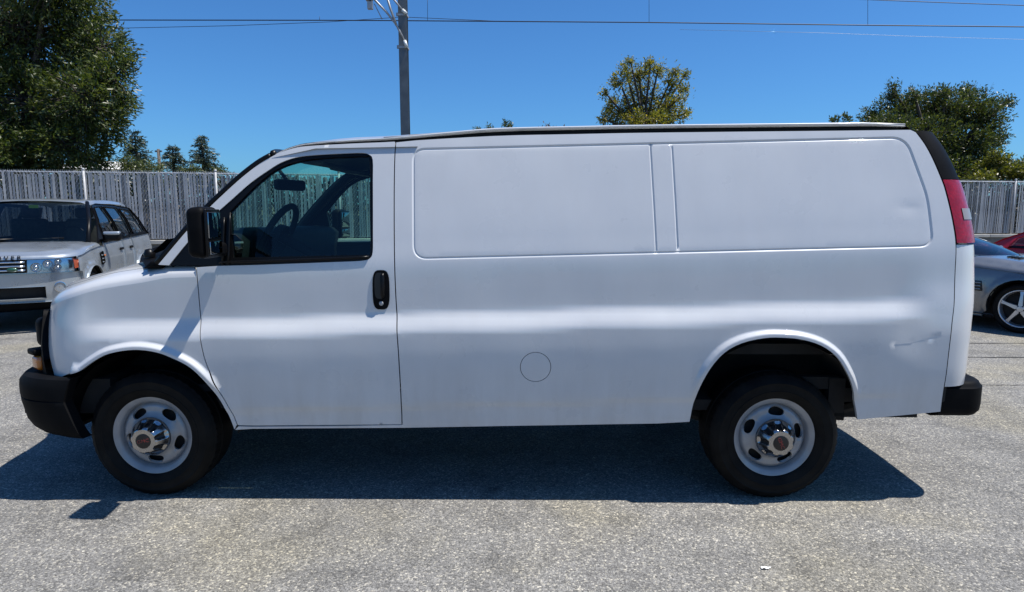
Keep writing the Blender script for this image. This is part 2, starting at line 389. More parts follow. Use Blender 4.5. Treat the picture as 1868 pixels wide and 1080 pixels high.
ARCH_F = catmull([(-2.386, .722), (-2.345, .737), (-2.284, .778), (-2.199, .826), (-2.103, .85), (-2.011, .856), (-1.917, .842), (-1.845, .815), (-1.765, .774), (-1.707, .722), (-1.661, .653), (-1.616, .566), (-1.584, .477), (-1.564, .395)], 3)
ARCH_R = catmull([(.926, .447), (.937, .551), (.962, .664), (1.003, .76), (1.071, .847), (1.16, .9), (1.274, .927), (1.366, .93), (1.466, .921), (1.571, .889), (1.659, .828), (1.725, .736), (1.773, .645), (1.807, .554), (1.835, .462)], 3)
def rounded(cs):
    """closed outline with filleted corners: (x, z, radius)"""
    out = []; n = len(cs)
    for i in range(n):
        a, b, c = [np.array(cs[k % n][:2], float) for k in (i - 1, i, i + 1)]; r = cs[i][2]; u = (a - b) / np.linalg.norm(a - b); v = (c - b) / np.linalg.norm(c - b)
        h = math.acos(max(-1, min(1, float(u @ v)))) / 2; t = min(r / math.tan(h), .45 * min(np.linalg.norm(a - b), np.linalg.norm(c - b))); p0, p1 = b + u * t, b + v * t
        for k in range(9):
            w = k / 8; out.append(tuple(map(float, (1 - w) ** 2 * p0 + 2 * w * (1 - w) * b + w * w * p1)))
    return out
PANEL = rounded([(-.557, 1.336, .07), (-.564, 1.906, .06), (2.025, 1.963, .10), (2.126, 1.655, .6), (2.154, 1.405, .06)])
RIBS = ([(.690, 1.936), (.7045, 1.65), (.719, 1.364)], [(.804, 1.938), (.8175, 1.66), (.831, 1.380)])
SCR = [(1.975, .888), (2.05, .893), (2.10, .905), (2.16, .923), (2.25, .933)]
FU = (.086, .761)
TUMBLE = np.array([(1.0, .004), (1.1, .012), (1.3, .008), (1.45, .017), (1.7, .032), (1.9, .040), (2.1, .046)])
def lean(poly):     # outlines were measured on a steeper flank: carry them on to the leaning one
    out = []
    for s, z in poly:
        k = 1 + np.interp(z, TUMBLE[:, 0], TUMBLE[:, 1]) / 3.38; out.append((float(s * k), float(1.575 + (z - 1.575) * k)))
    return out
PANEL = lean(PANEL); RIBS = [lean(q) for q in RIBS]
def outward(s, z, x):
    zp = z - .03 * (x + .14); k = sstep(-2.45, -2.15, s) * (1 - sstep(1.95, 2.2, s))
    o = oz_c(zp) * k + oz_s(zp) * (1 - k)
    pts = np.stack([s, z], 1)
    for arch, up in ((ARCH_F, .028), (ARCH_R, .028)):
        d = pdist(pts, arch); o = o + up * (1 - sstep(.012, .044, d)) * sstep(.55, .74, z)
    d = pdist(pts, PANEL, True) * np.where(pip(pts, PANEL), 1, -1); o = o - .0065 * sstep(-.012, 0., d) + .0045 * sstep(.0, .005, d)
    for rb in RIBS: o = o - .006 * (1 - sstep(0., .0075, pdist(pts, rb)))
    d = pdist(pts, SCR); o = o - .004 * (1 - sstep(.0, .014, d)) * np.clip(1.4 - (s - 1.975) / .25, .2, 1)
    o = o - .006 * np.exp(-((s - 2.06) / .10) ** 2 - ((z - .93) / .10) ** 2) - .003 * np.exp(-((s - 2.05) / .06) ** 2 - ((z - 1.60) / .03) ** 2)
    o = o + .0007 * np.sin(s * 5.1 + z * 3) * np.sin(z * 7.3 - s * 1.7) + .0005 * np.sin(s * 13 + 1.3) * np.sin(z * 11 + s * 2)
    return o
def vsurf(uv, extra=0.0):
    s, z = uv[:, 0], uv[:, 1]; x, y, nx, ny = plan(s); o = outward(s, z, x) + extra
    return np.stack([x + nx * o, y + ny * o, z], 1)
def vs(extra): return lambda uv: vsurf(uv, extra)

van = empty('cargo_van', (-.15, YC, 0), 0, True)
tag(van, 'long white panel van parked side on in front of everything', 'van')
W_, BK = MT['white'], MT['black_trim']
def both(name, me, m, parent=van, parent2=None, smooth=True, angle=None):
    a = link(name, me, m, parent, smooth, angle=angle); b = link(name, mirrored(me, YC), m, parent2 or parent, smooth, angle=angle)
    a['_o'] = van['_o']; b['_o'] = van['_o']; return a, b

DOOR_F = catmull([(-1.725, 1.286), (-1.718, 1.163), (-1.712, 1.026), (-1.695, .896), (-1.676, .79), (-1.639, .674), (-1.592, .567), (-1.562, .487), (-1.545, .421)], 4)
DOOR_R = catmull([(-.64, .43), (-.637, .607), (-.642, .848), (-.655, 1.078), (-.662, 1.31), (-.665, 1.54), (-.666, 1.83), (-.662, 1.947)], 4)
DOOR_B = [(-1.545, .421), (-1.459, .417), (-1.038, .421), (-.64, .43)]
TOP = catmull([(-1.322, 1.874), (-1.284, 1.893), (-1.22, 1.914), (-1.138, 1.928), (-.903, 1.941), (-.668, 1.951), (-.141, 1.980), (.3, 1.989), (.732, 1.996), (1.597, 2.003), (2.055, 2.007)], 4)
REAR = catmull([(2.269, .512), (2.259, .615), (2.256, .737), (2.258, .915), (2.268, 1.086), (2.276, 1.256), (2.273, 1.41), (2.254, 1.541), (2.222, 1.683), (2.203, 1.746), (2.161, 1.854), (2.121, 1.935), (2.072, 2.007)], 4)
WIN = [(-1.869, 1.297), (-1.748, 1.442), (-1.629, 1.561), (-1.533, 1.647), (-1.435, 1.734), (-1.34, 1.801), (-1.274, 1.841), (-1.195, 1.868), (-1.098, 1.880), (-.952, 1.888), (-.842, 1.891), (-.804, 1.882), (-.783, 1.855), (-.780, 1.743), (-.778, 1.60), (-.777, 1.454), (-.778, 1.368), (-.793, 1.335), (-.837, 1.322), (-.991, 1.315), (-1.384, 1.300), (-1.607, 1.294)]
WINC = catmull(WIN, 3)
GLS = catmull([(-1.545, 1.581), (-1.435, 1.694), (-1.363, 1.76), (-1.291, 1.81), (-1.194, 1.845), (-1.048, 1.865), (-.901, 1.871), (-.825, 1.873), (-.800, 1.853), (-.796, 1.6), (-.792, 1.375), (-.806, 1.353)], 3) + [(-1.2, 1.345), (-1.525, 1.338)]
PIL = catmull([(-1.322, 1.874), (-1.392, 1.833), (-1.487, 1.758), (-1.581, 1.672), (-1.645, 1.611), (-1.754, 1.5), (-1.926, 1.3)], 4)
TOP, REAR, WIN, WINC, GLS, PIL, DOOR_R = [lean(q) for q in (TOP, REAR, WIN, WINC, GLS, PIL, DOOR_R)]
ztop = pchip(np.array([(-2.93, 1.03), (-2.75, 1.075), (-2.6, 1.125), (-2.415, 1.178), (-2.245, 1.222), (-2.013, 1.26), (-1.87, 1.284), (-1.7, 1.290)]))
def zt_s(s): return ztop(plan(s)[0])
g = .003
def sh(poly, d): return [(a + d, b) for a, b in poly]

# fender (side of the nose below the shoulder)
FE_S = X1 - RN * 1.0
FE_B = X1 - RN * .575
ftop = [(s, float(zt_s(np.array([s]))[0]) - .055) for s in np.linspace(-1.728, FE_S, 34)]
fend = ftop + [(X1 - RN * .955, 1.03), (X1 - RN * .86, .94), (X1 - RN * .74, .83), (FE_B, .672), (-2.50, .690), (-2.44, .712)] + ARCH_F + [(-1.5505, .419)] + sh(DOOR_F[::-1], -g)
fender_me = panel(vs(0), fend, lines=[([q for q in offset_open(ARCH_F[4:-2], d) if q[1] > .60], False) for d in (.012, .022, .032, .044)], step=.03, estep=.014, rim=.02)
fenders = both('front_fender', fender_me, W_)
# door
door_p = sh(DOOR_F, g) + [(a, b + .002) for a, b in DOOR_B[1:-1]] + sh(DOOR_R, -g) + [(a, b) for a, b in TOP[::-1] if a < -.67] + PIL[1:] + WINC
door_me = panel(vs(0), door_p, step=.028, estep=.014, rim=.02)
doors = both('front_door', door_me, W_)
# body side with stamped panels
top_r = [p for p in TOP if p[0] > -.655]
side_p = sh(DOOR_R, g) + top_r + REAR[::-1][1:] + [(1.93, .473)] + ARCH_R[::-1] + [(.752, .436), (-.141, .418), (-.635, .407), (-1.46, .399), (-1.561, .392), (-1.541, .413), (-1.459, .411), (-1.038, .415), (-.641, .424)]
ring = lambda r: [(FU[0] + r * math.cos(t), FU[1] + r * math.sin(t)) for t in np.linspace(0, 2 * math.pi, 56, endpoint=False)]
lines = []
for pn in (PANEL,):
    for d in (.0125, .008, .004, .0, -.0025, -.0055): lines.append((offset_poly(pn, d), True))
for d in (.012, .022, .032, .044): lines.append(([q for q in offset_open(ARCH_R[2:-2], d) if q[1] > .58], False))
lines.append((SCR, False))
for rb in RIBS:
    for d in (-.0085, -.0035, 0., .0035, .0085): lines.append(([(a + d, b) for a, b in resample([np.array(rb[0]) * .97 + np.array(rb[2]) * .03, np.array(rb[0]) * .03 + np.array(rb[2]) * .97], .3, False)], False))
side_me = panel(vs(0), side_p, [ring(.0825)], lines=lines, step=.03, estep=.015, rim=.02)
sides = both('side_panel', side_me, W_)
link('fuel_door', panel(vs(-.0005), ring(.0795), step=.02, estep=.01, rim=.012), W_, van)
link('fuel_door_seal', panel(vs(-.016), ring(.095), step=.04, estep=.02, rim=0), MT['seal'], van)
# dark seals seen down the shut lines
for nm, poly in (('door_seal', DOOR_R), ('door_seal', DOOR_F), ('door_seal', DOOR_B)):
    me = Me(); p = resample(poly, .03, False); a = vsurf(np.array(sh(p, -.02)), -.02); b = vsurf(np.array(sh(p, .02)), -.02)
    if poly is DOOR_B: a = vsurf(np.array([(x, y - .015) for x, y in p]), -.02); b = vsurf(np.array([(x, y + .02) for x, y in p]), -.02)
    grid(me, np.stack([a, b], 1)); both(nm, me, MT['seal'])
# window surround, glass, sill
frame_me = panel(vs(-.006), WINC, [GLS], step=.05, estep=.02, rim=.03)
glass_me = panel(vs(-.016), offset_poly(GLS, .006), step=.06, estep=.03, rim=0)
for k, (fm, gme) in enumerate(((frame_me, glass_me), (mirrored(frame_me, YC), mirrored(glass_me, YC)))):
    link('window_frame', fm, BK, doors[k]); gl = link('window_glass', gme, MT['glass'], doors[k])
    bar = Me()
    for xx in (-1.583, -1.552):
        p = [tuple(vsurf(np.array([(xx, z)]), .004)[0]) for z in np.linspace(1.30, 1.575 if xx > -1.57 else 1.55, 6)]
        tube(bar, p, .006, 6)
    if k: bar = mirrored(bar, YC)
    link('window_divider', bar, BK, doors[k])
    sill = Me(); zz = np.linspace(-1.60, -.80, 20); zb = lambda x: np.interp(x, [-1.607, -1.384, -.991, -.80], [1.312, 1.318, 1.333, 1.342])
    tube(sill, [tuple(vsurf(np.array([(x, zb(x))]), .004)[0]) for x in zz], .007, 6)
    if k: sill = mirrored(sill, YC)
    link('window_sill', sill, BK, doors[k])
    # inner trim
    trim_p = sh(DOOR_F, .04) + [(-1.46, .46), (-.70, .46)] + sh(DOOR_R, -.03) + [(a, b - .01) for a, b in TOP[::-1] if a < -.70] + sh(PIL[1:-2], .02) + offset_poly(WIN, .0)[1:]
    if k == 0: trim_me = panel(vs(-.05), trim_p, step=.08, estep=.04, rim=0)
    link('door_card', trim_me if k == 0 else mirrored(trim_me, YC), MT['interior'], doors[k])
    # handle: black pocket with grip and lock
    hc = []; 
    for t in np.linspace(0, 2 * math.pi, 40, endpoint=False):
        cx, cz = math.cos(t), math.sin(t); ex = .045 * math.copysign(abs(cx) ** .55, cx); ez = .105 * math.copysign(abs(cz) ** .6, cz); hc.append((-.737 + ex, 1.168 + ez))
    hb = panel(vs(.005), hc, step=.02, estep=.01, rim=.016); hb = hb if k == 0 else mirrored(hb, YC)
    hcav = [( -.743 + (a + .737) * .62, 1.19 + (b - 1.168) * .66) for a, b in hc]
    hd = link('door_handle', hb, MT['black_plastic'], doors[k])
    hp = panel(vs(.0065), hcav, step=.02, estep=.01, rim=.004); grip = Me()
    tube(grip, [tuple(vsurf(np.array([(-.728, z)]), e)[0]) for z, e in ((1.125, .003), (1.14, .006), (1.19, .007), (1.24, .006), (1.256, .003))], [.009, .012, .013, .012, .009], 8)
    lock = Me(); q = vsurf(np.array([(-.737, 1.095)]), .005)[0]; lathe(lock, [(0, .003), (.009, .003), (.012, .0015), (.012, 0)], (q[0], q[1], q[2]), 16)
    for nm, mm, mt in (('handle_pocket', hp, MT['cap_dark']), ('handle_grip', grip, BK), ('key_lock', lock, MT['rim'])):
        link(nm, mm if k == 0 else mirrored(mm, YC), mt, doors[k])

# shoulder + hood
def hood_pt(s, v):
    """v 0 at the shoulder start on the side, 1 on the centre line"""
    s = np.asarray(s, float); v = np.asarray(v, float); x, y, nx, ny = plan(s); zt = ztop(x)
    e = vsurf(np.stack([s, zt - .055], 1)); q = np.clip((-1.70 - s) / (-1.70 - (X1 - QMAX)), 0, 1)
    xs = -1.98 - .92 * q ** 1.0; cx = xs; cy = np.full_like(s, YC)
    dx, dy = cx - e[:, 0], cy - e[:, 1]; ln = np.hypot(dx, dy) + 1e-9
    d = v * ln; px = e[:, 0] + dx * v; py = e[:, 1] + dy * v
    roll = np.clip(d / .075, 0, 1); rz = .055 * np.sqrt(np.clip(1 - (1 - roll) ** 2, 0, 1))
    w2 = np.clip((py - YN) / 1.0, 0, 1); crown = .085 * (1 - (1 - w2) ** 2.2)
    zc = pchip(np.array([(-2.95, 1.10), (-2.9, 1.13), (-2.78, 1.205), (-2.63, 1.25), (-2.5, 1.275), (-2.2, 1.315), (-1.9, 1.345)]))(px)
    fr = sstep(0, .16, np.hypot(px - e[:, 0], py - e[:, 1]))
    z = (zt - .055 + rz) * (1 - fr) + (ztop(px) + np.minimum(crown, np.maximum(zc - ztop(px), 0) * (1 - (1 - w2) ** 2.2))) * fr
    return np.stack([px, py, z], 1)
ss = np.concatenate([np.linspace(-1.728, X1, 26), np.linspace(X1, X1 - QMAX, 34)[1:]])
vv = np.concatenate([np.array([0, .004, .01, .02, .035, .05, .07, .09]), np.linspace(.115, 1, 26)])
P = np.stack([hood_pt(np.full(len(vv), s), vv) for s in ss])
ks = 9
sho = Me(); grid(sho, P[:, :ks]); both('fender_shoulder', sho, W_)
hv = vv[ks - 1:].copy(); hv[0] += .006
PH = np.stack([hood_pt(np.full(len(hv), s), hv) for s in ss[:-1]])
hd_ = Me(); grid(hd_, PH); b0 = len(hd_.v)
full = Me(); full.add(hd_.v, hd_.f); mm = mirrored(hd_, YC); full.add(mm.v, mm.f)
hood = link('hood', full, W_, van); hood['_o'] = van['_o']
me = Me(); hs_ = P[:-1, ks - 3:ks + 2].copy(); hs_[..., 2] -= .012; grid(me, hs_); both('hood_seal', me, MT['seal'])

# front face: bezel round the nose, grille, lamps
zg = lambda s: float(zt_s(np.array([s]))[0]) - .06
bz = [(s, zg(s)) for s in np.linspace(FE_S - .004, X1 - QMAX + .002, 20)] + [(X1 - QMAX + .002, .66), (FE_B - .006, .66), (X1 - RN * .754, .83), (X1 - RN * .874, .94), (X1 - RN * .968, 1.03)]
both('front_bezel', panel(vs(.030), bz, step=.05, estep=.03, rim=.03), MT['black_plastic'])
sg = X1 - QMAX
for k in range(6):
    z = .735 + .05 * k; me = Me()
    tube(me, [tuple(vsurf(np.array([(s, z)]), .012)[0]) for s in np.linspace(sg + .001, sg + .42, 14)], .012, 8)
    both('grille_bar', me, MT['chrome'] if k in (0, 5) else MT['black_trim'])
hl = [(sg + .45, .80), (sg + .46, .97), (sg + .74, .98), (FE_S - .03, .965), (FE_S + .0, .82)]
both('headlight', panel(vs(.012), hl, step=.04, estep=.03, rim=.03), MT['lens'])
both('headlight_reflector', panel(vs(-.004), hl, step=.04, estep=.03, rim=0), MT['reflector'])
# lamp housing bulges and the amber marker at the corner
me = rbox((0, 0, 0), (.10, .13, .17), .035, 4); 
q = vsurf(np.array([(FE_S - .075, .90)]), .0)[0]; rz = Matrix.Rotation(R_(-35), 4, 'Z')
both('lamp_housing', Me([tuple(rz @ Vector(p) + Vector(q)) for p in me.v], me.f), MT['black_plastic'])
me = rbox((0, 0, 0), (.10, .15, .035), .012, 3); q = vsurf(np.array([(FE_S - .03, .800)]), .012)[0]
both('lamp_ledge', Me([tuple(rz @ Vector(p) + Vector(q)) for p in me.v], me.f), MT['black_plastic'])
me = rbox((0, 0, 0), (.10, .11, .078), .02, 4); q = vsurf(np.array([(FE_S + .018, .742)]), .010)[0]
both('turn_signal', Me([tuple(rz @ Vector(p) + Vector(q)) for p in me.v], me.f), MT['amber'])

# front bumper swept round the nose
prof = [(-.02, .690), (.45, .692), (.80, .682), (.97, .655), (1.0, .62), (1.0, .578), (.99, .566), (.92, .562), (.99, .557), (.97, .53), (.84, .44), (.66, .395), (.40, .365), (.0, .350), (-.1, .352)]
sb = np.concatenate([np.linspace(-2.398, X1 - .2, 10), np.linspace(X1 - .2, X1 - QMAX, 26)[1:]])
rows = []
for s in sb:
    x, y, nx, ny = [float(a[0]) for a in plan(np.array([s]))]
    q = (X1 - s) / QMAX; th = .026 + .105 * float(sstep(.02, .34, q)) ; back = float(np.interp(s, [-2.46, -2.398], [0, 1]))
    row = []
    for a, z in prof:
        zz = z + (.004 - .045 * (0)) ; o = a * th
        sx = -.045 * back * (1 - abs((z - .56) / .14)) if back else 0
        row.append((x + nx * o + sx, y + ny * o, zz))
    rows.append(row)
rows = np.array(rows); fullr = np.concatenate([rows, [[(p[0], 2 * YC - p[1], p[2]) for p in r] for r in rows[::-1][1:]]])
bme = Me(); grid(bme, fullr)
for rr in (rows[0], fullr[-1]):
    b = len(bme.v); c = rr.mean(0); inn = [(p[0] + .01, p[1] + (.06 if p[1] < YC else -.06), p[2]) for p in rr]
    bme.v += [tuple(p) for p in rr] + inn; n = len(rr)
    for i in range(n - 1): bme.f.append((b + i, b + i + 1, b + n + i + 1, b + n + i))
link('front_bumper', bme, MT['bumper_black'], van, angle=35)
# inner wings behind the bumper and in the arches
for cx, a0, a1, rr_, nm in ((-2.035, .0, math.pi, .475, 'wheel_well'), (1.393, .24, math.pi - .2, .535, 'wheel_well')):
    me = Me(); lathe(me, [(rr_, -.0), (rr_, -.40), (0.02, -.42)], (cx, YN + .075, .36), 28, 'Y', -1, a0, a1); both(nm, me, MT['under'])
me = Me(); P = []
for t in np.linspace(R_(100), R_(176), 12):
    P.append([(-2.035 + .47 * math.cos(t), YN + .05, .36 + .47 * math.sin(t)), (-2.035 + .44 * math.cos(t), YN + .38, .36 + .44 * math.sin(t))])
grid(me, P); both('splash_shield', me, MT['black_plastic'])
me = Me()
box(me, (-2.55, YC, .55), (.5, 1.7, .2)); box(me, (-.35, YC, .50), (3.0, 1.62, .06)); box(me, (2.05, YC, .56), (.5, 1.62, .08))
for yy in (3.75, 4.79): box(me, (-.1, yy, .42), (5.0, .09, .14))
box(me, (-1.99, YC, .62), (.9, 1.0, .5)); box(me, (1.4, YC, .82), (.95, 1.6, .06))
tube(me, [(1.393, 3.5, .355), (1.393, 5.04, .355)], .055, 10); tube(me, [(-2.035, 3.5, .33), (-2.035, 5.04, .33)], .05, 8)
lathe(me, [(0, -.15), (.15, -.12), (.17, 0), (.15, .12), (0, .15)], (1.393, YC, .37), 18)
for yy in (3.62, 4.92): tube(me, [(.85, yy, .44), (1.15, yy, .36), (1.4, yy, .31), (1.65, yy, .36), (2.0, yy, .46)], .03, 6)
box(me, (1.775, 3.47, .56), (.09, .05, .20)); box(me, (1.62, 3.48, .63), (.34, .05, .07)); box(me, (.3, 4.9, .42), (1.2, .3, .22))
tube(me, [(.2, 3.9, .36), (1.1, 3.85, .36), (1.9, 3.6, .40)], .035, 8)
link('chassis', me, MT['under'], van, False)

# windshield, black edge trim, cowl
pil = PIL[::-1]; pe = vsurf(np.array(pil), -.012); nP = len(pil); us = np.linspace(-1, 1, 25); P = []
for i, e in enumerate(pe):
    t = i / (nP - 1); hw = YC - e[1]; bl = .24 * (1 - t) + .15 * t
    P.append([(e[0] - bl * (1 - u * u), YC + u * hw, e[2] + (.03 + .03 * t) * (1 - u * u)) for u in us])
P = np.array(P); me = Me(); grid(me, P); link('windshield', me, MT['windshield'], van)
me = Me(); tr = []
pe2 = vsurf(np.array(pil), .004)
for i in range(nP): tr.append(pe2[i])
tube(me, [(p[0] - .014, p[1] + .016, p[2] + .004) for p in tr], .017, 8); both('windshield_trim', me, BK)
me = Me(); tube(me, [tuple(p + np.array([0, 0, .012])) for p in P[-1]], .02, 8); link('windshield_header', me, BK, van)
# cowl panel between hood and glass
me = Me(); rowa = P[1]; rowb = []
for u in us:
    y = YC + u * .93; x = np.interp(abs(u), [0, .4, .7, .9, 1], [-2.38, -2.33, -2.2, -2.06, -2.0]); rowb.append((x, y, 1.283 + .05 * (1 - u * u)))
grid(me, np.array([rowa - np.array([0, 0, .02]), (np.array(rowb) + rowa) / 2 + np.array([0, 0, -.012]), np.array(rowb)])); link('cowl', me, MT['black_plastic'], van)
for (ya, xb, yb, zb) in ((3.62, -1.97, 4.20, 1.36), (4.45, -2.16, 5.02, 1.36)):
    me = Me(); base = np.array((-2.14 if ya < 4 else -2.33, ya, 1.345)); t = np.array((xb if ya < 4 else -2.02, yb, 1.44))
    tube(me, [base, base * .5 + t * .5 + np.array([0, 0, .03]), t], [.018, .012, .008], 8); lathe(me, [(.03, 0), (.032, .02), (.02, .045), (0, .05)], tuple(base - np.array([0, 0, .025])), 14, 'Z')
    tube(me, [t + np.array([-.10, -.28, -.05]), t + np.array([.0, 0, .0]), t + np.array([.02, .26, .0])], .010, 6); link('wiper', me, BK, van)
wp = rbox((0, 0, 0), (.11, .10, .045), .012, 3, None, lambda v: (v.x * (1 if v.z < 0 else .45) + (.02 if v.z > 0 else 0), v.y, v.z)); both('wiper_base_cover', Me([tuple(Vector(p) + Vector((-1.975, 3.40, 1.298))) for p in wp.v], wp.f), MT['black_plastic'])

# roof with drip gutter
xs = np.concatenate([np.linspace(TOP[0][0], -1.0, 12), np.linspace(-.9, TOP[-1][0], 40)]); zt_f = pchip(np.array(TOP[::2] + [TOP[-1]]) if len(TOP) % 2 == 0 else np.array(TOP[::2]))
uu = 1 - np.array([0, .0, .0, .004, .012, .03, .07, .13, .22, .34, .5, .7, .85, 1.0]); lipz = np.array([.012, .017, .022, .027, .030, .033, .036, .041, .049, .060, .074, .087, .092, .094])
P = []
for x in xs:
    z0 = float(zt_f(np.array([x]))[0]); y0 = vsurf(np.array([(x, z0)]), 0)[0][1]; wdt = YC - y0; row = []
    tf = (x - xs[0]) / (xs[-1] - xs[0])
    for u, lz, tuck in zip(uu, lipz, (.020, .011, .003, .0, .0, 0, 0, 0, 0, 0, 0, 0, 0, 0)):
        e = 1 - u; fx = (-1.322 - .15 * (1 - u * u)); rx = 2.06 + .10 * (1 - u * u)
        xx = fx + (rx - fx) * tf; kk = float(np.interp(x, [-1.322, -.95, 1.9, 2.06], [.55, 1, 1, .35])); kl = float(np.interp(x, [-1.322, -.7, -.2], [.5, .7, 1]))
        row.append((xx, y0 + .004 + wdt * e + tuck, z0 + .004 + float(np.interp(x, [-.7, -.1], [0, .009])) + (lz - .0) * kk * (kl if lz < .05 else 1)))
    P.append(row)
P = np.array(P); me = Me(); grid(me, P); mm = mirrored(me, YC); full = Me(); full.add(me.v, me.f); full.add(mm.v, mm.f); link('roof', full, W_, van)
me = Me(); a = P[:, 0].copy(); b = a.copy(); a[:, 2] -= .016; a[:, 1] += .012; b[:, 1] += .012; b[:, 2] += .014; a[:, 2] -= .008; c_ = a.copy(); c_[:, 1] -= .018; c_[:, 2] -= .0
grid(me, np.stack([c_, a, b], 1)); both('drip_gutter', me, MT['seal'])
me = Me(); rail = P[14:, 0].copy(); tube(me, [(p[0], p[1] - .006, p[2] + .012) for p in rail], .0065, 6); both('gutter_strip', me, MT['rim'])
me = Me(); e_ = P[-1]; rc = [e_ + np.array([-.004, -.002, .003])]
for dx, dz in ((.02, -.004), (.045, -.018), (.068, -.042), (.085, -.075)): rc.append(np.stack([e_[:, 0] + dx, e_[:, 1], np.minimum(e_[:, 2] + dz, 2.012 + .08 * (1 - ((e_[:, 1] - YC) / .85) ** 2) + dz * .6)], 1))
grid(me, np.array(rc)); both('roof_rear_cap', me, MT['black_plastic'])
# rear corner, lamps and rear doors
reaz = np.array(REAR)[:, 1]; reax = np.array(REAR)[:, 0]
def corner(z, ph, proud=0.0):
    x0 = np.interp(z, reaz, reax); y0 = vsurf(np.array([(x0, z)]))[0][1]
    ax_ = float(np.interp(z, [1.2, 1.41, 1.75, 2.0], [.185, .172, .165, .16]))
    return (x0 + .007 + (ax_ + proud) * math.sin(ph), y0 + .004 - proud * math.cos(ph) + .165 * (1 - math.cos(ph)), z)
def cpatch(z0, z1, proud, n=14, p0=0, p1=90):
    me = Me(); PP = [[corner(z, R_(a), proud) for a in np.linspace(p0, p1, 12)] for z in np.linspace(z0, z1, n)]; grid(me, PP)
    b = np.array(PP); 
    for r in (b[0], b[-1]):
        inn = r.copy(); inn[:, 0] -= .02; inn[:, 1] += .015; grid(me, np.stack([r, inn], 0))
    return me
both('corner_cover', cpatch(1.752, 2.008, .004), MT['black_plastic'])
tl = both('tail_lamp', cpatch(1.418, 1.748, .006), MT['lamp_red'])
for k in (0, 1):
    m_ = cpatch(1.540, 1.598, .009, 4, 20, 80); link('reversing_lens', m_ if k == 0 else mirrored(m_, YC), MT['lamp_clear'], tl[k])
me = Me(); PP = []
for z in np.linspace(.655, 1.408, 20):
    row = [corner(z, R_(a)) for a in np.linspace(0, 90, 10)]; e = row[-1]
    row += [(e[0] + .05 * (1 - (1 - t) ** 2), e[1] + (YC - .004 - e[1]) * t, z) for t in np.linspace(0.06, 1, 10)]; PP.append(row)
grid(me, PP); rd = both('rear_door', me, W_)
me = Me(); PP = []
for z in np.linspace(1.408, 2.02, 16):
    e = corner(min(z, 2.007), R_(90)); PP.append([(e[0] + .05 * (1 - (1 - t) ** 2) - .006, e[1] + (YC - .004 - e[1]) * t, z) for t in np.linspace(0, 1, 10)])
grid(me, PP)
for k in (0, 1):
    link('door_top', me if k == 0 else mirrored(me, YC), W_, rd[k])
    w_ = np.array(PP)[2:14, 2:9] + np.array([.006, 0, 0]); m_ = Me(); grid(m_, w_); link('door_window', m_ if k == 0 else mirrored(m_, YC), BK, rd[k])
me = Me(); p = [(np.interp(z, reaz, reax), z) for z in np.linspace(.56, 2.0, 30)]
a = vsurf(np.array(sh(p, -.015)), -.018); b = a + np.array([.05, .01, 0]); grid(me, np.stack([a, b], 1)); both('rear_door_seal', me, MT['seal'])
# rear bumper
def rb_ring(ins, z):
    pts = [(2.275 + ins * .4, 3.335 + ins)]
    for t in np.linspace(0, 90, 12): pts.append((2.43 + (.145 - ins) * math.sin(R_(t)), 3.335 + .17 - (.17 - ins) * math.cos(R_(t))))
    pts += [(2.60 - ins, 3.9), (2.61 - ins, YC)]
    pts += [(x, 2 * YC - y) for x, y in pts[::-1][1:]]
    return [(x, y, z) for x, y in pts]
zs_ = [(.05, .468), (.02, .478), (.004, .50), (0, .53), (0, .60), (.0, .632), (.012, .645), (.016, .655), (.03, .664), (.05, .667)]
R0 = [rb_ring(i, z + .0) for i, z in zs_]; me = Me(); grid(me, np.array(R0))
inner = [(2.26, p[1], .667) if p[0] < 2.4 else (2.38, p[1], .667) for p in R0[-1]]; grid(me, np.array([R0[-1], inner]))
inner = [(2.26, p[1], .468) for p in R0[0]]; grid(me, np.array([inner, R0[0]]))
cap_ = [(r[0]) for r in R0]; b = len(me.v); me.v += [tuple(p) for p in cap_] + [(2.27, 3.45, p[2]) for p in cap_]; n = len(cap_)
for i in range(n - 1): me.f.append((b + i, b + i + 1, b + n + i + 1, b + n + i))
link('rear_bumper', me, MT['bumper_black'], van, angle=40)
me = Me(); 
for k in range(3): tube(me, [(2.43 + .05 * k, 3.52, .668), (2.45 + .05 * k, YC, .668), (2.43 + .05 * k, 5.02, .668)], .008, 6)
link('bumper_step', me, MT['black_plastic'], van)

# door mirror: housing, two glasses, arm
def mirror(k):
    tp = lambda v: (v.x + .035 * (v.y < 0) * (v.x > 0) - .01 * (v.z < 0), v.y, v.z * (1.0 if v.y > 0 else .96) )
    hb = rbox((-1.552, 3.090, 1.480), (.088, .195, .262), .032, 5, None, lambda v: (v.x + (.008 if v.y < 0 else -.008) * (1 if v.x > 0 else .3), v.y, v.z * (.97 if v.x > 0 else .9)))
    gu = rbox((-1.4985, 3.093, 1.515), (.008, .165, .125), .003, 2, Matrix.Rotation(R_(7), 3, 'Z')); gd = rbox((-1.4975, 3.095, 1.405), (.008, .16, .062), .003, 2, Matrix.Rotation(R_(7), 3, 'Z'))
    rimf = rbox((-1.506, 3.092, 1.478), (.012, .19, .228), .004, 2, Matrix.Rotation(R_(7), 3, 'Z'))
    arm = rbox((-1.585, 3.225, 1.385), (.09, .20, .075), .022, 3); 
    f = (lambda m: m) if k == 0 else (lambda m: mirrored(m, YC))
    h = link('door_mirror', f(hb), MT['black_plastic'], van); h['_o'] = van['_o']
    link('mirror_bezel', f(rimf), BK, h); link('mirror_glass', f(gu), MT['mirror'], h); link('mirror_glass', f(gd), MT['mirror'], h); link('mirror_arm', f(arm), BK, h)
mirror(0); mirror(1)

